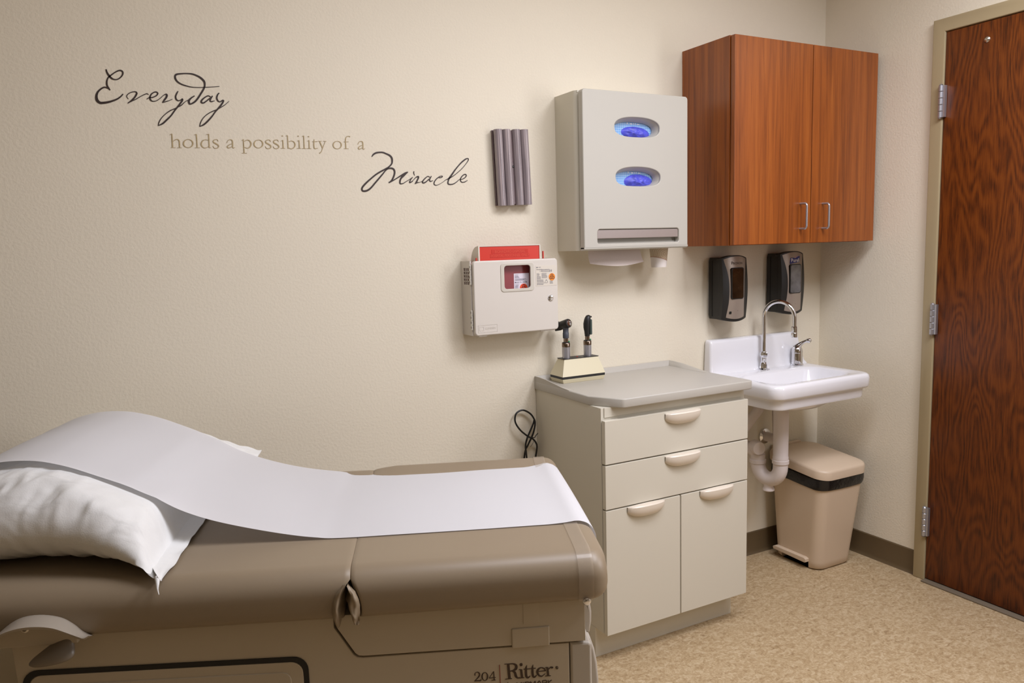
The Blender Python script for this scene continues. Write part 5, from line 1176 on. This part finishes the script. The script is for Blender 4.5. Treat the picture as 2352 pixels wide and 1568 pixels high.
# ------------------------------------------------------------------ pillow
prof = [(-1.50, .72), (-1.44, .80), (-1.36, .890), (-1.30, .945), (-1.245, .979), (-1.18, .995), (-1.12, .994), (-1.075, .985), (-1.015, .964), (-.935, .924), (-.853, .881), (-.787, .852), (-.719, .829), (-.650, .811), (-.58, .799), (-.51, .7955), (-.327, .7955), (-.14, .7955), (-.035, .7955), (-.010, .793), (.006, .784), (.017, .768), (.021, .748)]
def prof_z(x):
    for a, b_ in zip(prof, prof[1:]):
        if a[0] <= x <= b_[0]: return a[1] + (b_[1] - a[1]) * (x - a[0]) / (b_[0] - a[0])
    return .72
PXC, PHX = -1.105, .275
PYC, PHY = .385, .385
def table_top(x, y):
    q = (y - W_ / 2) / (W_ / 2)
    return .786 + .007 * max(0, 1 - q * q) - min(0, (x + .49)) * .012
def pil(s, v_):
    """s, v in -1..1 -> x, y, seam height, half thickness"""
    bowy = .060 * (1 - s * s) ; bowx = .015 * (1 - v_ * v_)
    x = PXC + PHX * s - (bowx * s)
    y = PYC + v_ * (PHY - bowy * abs(v_))
    c = (abs(s) * abs(v_)) ** 2.0
    hem = max(0., min(1., (s - .66) / .30)); hem = hem * hem * (3 - 2 * hem)
    flat = max(c, hem * .97)
    base = table_top(x, max(0.02, min(W_ - .02, y)))
    seam = base + .005 + .078 * (1 - flat)
    s_eff = s / .90 if s > 0 else s
    T = .112 * max(0, 1 - min(1, abs(s_eff)) ** 2.6) ** .55 * max(0, 1 - abs(v_) ** 3.0) ** .60
    return x, y, seam, T, base
def wr(x, y, k):
    a = noise.noise(Vector((x * 7 + y * 9, x * 26 - y * 20, k)))
    b_ = noise.noise(Vector((x * 16 + y * 20, x * 50 - y * 36, k + 3)))
    c_ = noise.noise(Vector((x * 4, y * 4, k + 9)))
    return .009 * (1 - abs(a) * 2) + .004 * (1 - abs(b_) * 2) + .006 * c_
NS, NV = 90, 110
bm = NB()
topv = {}; botv = {}
PTOP = {}
for i in range(NS + 1):
    for j in range(NV + 1):
        s = -1 + 2 * i / NS; v_ = -1 + 2 * j / NV
        x, y, se, T, ba = pil(s, v_)
        edge = (i in (0, NS)) or (j in (0, NV))
        k = min(1, T / .035)
        zt_ = se + T + (wr(x, y, 1.0) * k if not edge else 0)
        lim = prof_z(x) - .006
        if x < -.84 and zt_ > lim - .02: zt_ = lim - .02 * math.exp(-(zt_ - lim + .02) / .02)
        zt_ = max(zt_, ba + .004)
        topv[i, j] = bm.verts.new((x, y, zt_))
        if edge: botv[i, j] = topv[i, j]
        else: botv[i, j] = bm.verts.new((x, y, max(ba + .0022, se - T * .9 + wr(x, y, 5.0) * .4 * k)))
        PTOP[i, j] = (x, y, zt_)
for i in range(NS):
    for j in range(NV):
        bm.faces.new((topv[i, j], topv[i + 1, j], topv[i + 1, j + 1], topv[i, j + 1]))
        f = [botv[i, j], botv[i, j + 1], botv[i + 1, j + 1], botv[i + 1, j]]
        f2 = []
        for q in f:
            if q not in f2: f2.append(q)
        if len(f2) > 2:
            try: bm.faces.new(f2)
            except ValueError: pass
bmesh.ops.recalc_face_normals(bm, faces=bm.faces[:])
p_root = thing('pillow', 'white pillow in a wrinkled paper case at the head of the exam table', 'pillow', tuple(TM @ Vector((PXC, PYC, .80))), TRZ)
LM = Matrix.Translation((PXC, PYC, .80))
bm.transform(LM.inverted())
obj('pillow_case', bm, 'pillowcase', p_root, 70, local=True)
# open hem along the foot side with a flared corner
def hem(u, v_):
    y = -.004 + u * .782
    xe = PXC + PHX
    e = .022 * math.exp(-((u - 1) / .05) ** 2)
    fl = .026 * math.exp(-((u - .985) / .06) ** 2) + .004 * noise.noise(Vector((y * 22, 1, 4)))
    x = xe - .040 * min(1, .12 + u / .10) + .046 * v_ * min(1, .10 + u / .10) - .012 * math.sin(PI * u) + .003 * noise.noise(Vector((y * 14, 2, 1)))
    z = table_top(x, max(.02, min(W_ - .02, y))) + .006 + .010 * (1 - v_) + (fl + .003) * v_ * v_ + .0035 * noise.noise(Vector((y * 30, v_ * 3, 8))) * v_
    return (x, y, max(z, .795))
bm = grid(NB(), hem, 80, 8)
r_ = bmesh.ops.extrude_face_region(bm, geom=bm.faces[:])
for v in [g_ for g_ in r_['geom'] if isinstance(g_, bmesh.types.BMVert)]: v.co.z -= .0016
bmesh.ops.recalc_face_normals(bm, faces=bm.faces[:])
bm.transform(LM.inverted())
obj('hem', bm, 'pillowcase', p_root, 60, local=True)
def ear(u, v_):
    x = -1.00 + .205 * u; y = .630 + .075 * v_ * (.6 + .4 * u) + .005 * math.sin(u * 9)
    z = prof_z(x) - .008 + .006 * v_ * math.sin(PI * min(1, u * .9 + .05)) - .012 * v_ * v_ * (1 - u) + .004 * v_ * noise.noise(Vector((u * 9, v_ * 3, 2))) + .006 * v_ * max(0, u - .85) / .15
    return (x, y + .008 * v_ * noise.noise(Vector((u * 9, v_ * 4, 6))), z)
bm = grid(NB(), ear, 44, 10)
r_ = bmesh.ops.extrude_face_region(bm, geom=bm.faces[:])
for v in [g_ for g_ in r_['geom'] if isinstance(g_, bmesh.types.BMVert)]: v.co.z -= .002
bmesh.ops.recalc_face_normals(bm, faces=bm.faces[:])
bm.transform(LM.inverted())
obj('hem', bm, 'pillowcase', p_root, 60, local=True)
bm = tube(NB(), spline([(-.838, .002, .803), (-.834, -.010, .797), (-.832, -.018, .789), (-.829, -.022, .780)], 4), [.005, .0046, .0042, .0038, .0034, .003, .0026, .0022, .0018, .0014, .0012, .001, .0008], 8)
bm.transform(LM.inverted())
obj('corner_ear', bm, 'pillowcase', p_root, 60, local=True)

# ------------------------------------------------------------------ exam paper from the pillow to the foot end
pp = [(x, z) for x, z in prof]
sm = spline(pp, 7)
# lookup of the pillow top on a coarse raster
RX0, RX1, RY0, RY1, RN, RM = -1.40, -.80, -.02, .80, 60, 82
ras = [[0.] * (RM + 1) for _ in range(RN + 1)]
for (x, y, z) in PTOP.values():
    i = int(round((x - RX0) / (RX1 - RX0) * RN)); j = int(round((y - RY0) / (RY1 - RY0) * RM))
    for di in (-1, 0, 1):
        for dj in (-1, 0, 1):
            if 0 <= i + di <= RN and 0 <= j + dj <= RM: ras[i + di][j + dj] = max(ras[i + di][j + dj], z)
def ptop(x, y):
    i = int(round((x - RX0) / (RX1 - RX0) * RN)); j = int(round((y - RY0) / (RY1 - RY0) * RM))
    return ras[i][j] if 0 <= i <= RN and 0 <= j <= RM else 0.
NU, NW = len(sm) - 1, 26
Z = [[0.] * (NW + 1) for _ in range(NU + 1)]
for i in range(NU + 1):
    for j in range(NW + 1):
        x, z = sm[i]; y = .165 + .480 * j / NW
        q = (j / NW - .5) * 2
        zz = z + (.0045 if -.6 > x > -1.3 else 0) * noise.noise(Vector((x * 5, y * 4, 3))) 
        tt = table_top(x, y) + .0018
        if x < -.56: zz = max(zz, tt)
        elif x < -.04: zz = tt + .0008 + .0012 * noise.noise(Vector((x * 6, y * 6, 1)))
        else: zz = z + (tt - .790)
        Z[i][j] = max(zz, ptop(x, y) + .004 if x > -1.36 else 0)
for _ in range(10):
    Z2 = [r_[:] for r_ in Z]
    for i in range(1, NU):
        for j in range(NW + 1):
            if sm[i][0] > -.03 or -.50 < sm[i][0] < -.08: continue
            a = Z[i][max(j - 1, 0)]; b_ = Z[i][min(j + 1, NW)]
            Z2[i][j] = max((Z[i - 1][j] + Z[i + 1][j] + a + b_ + 2 * Z[i][j]) / 6, ptop(sm[i][0], .165 + .480 * j / NW) + .003 if sm[i][0] > -1.36 else 0)
    Z = Z2
bm = NB()
vv = [[bm.verts.new((sm[i][0], .165 + .480 * j / NW + .0015 * math.sin(sm[i][0] * 5), Z[i][j])) for j in range(NW + 1)] for i in range(NU + 1)]
for i in range(NU):
    for j in range(NW):
        bm.faces.new((vv[i][j], vv[i + 1][j], vv[i + 1][j + 1], vv[i][j + 1]))
bmesh.ops.recalc_face_normals(bm, faces=bm.faces[:])
o = obj('exam_paper', bm, 'paper', None, 60, local=True)
o.location = TO; o.rotation_euler = (0, 0, TRZ)
tag(o, 'long white paper sheet drawn over the pillow and exam table', 'exam paper')
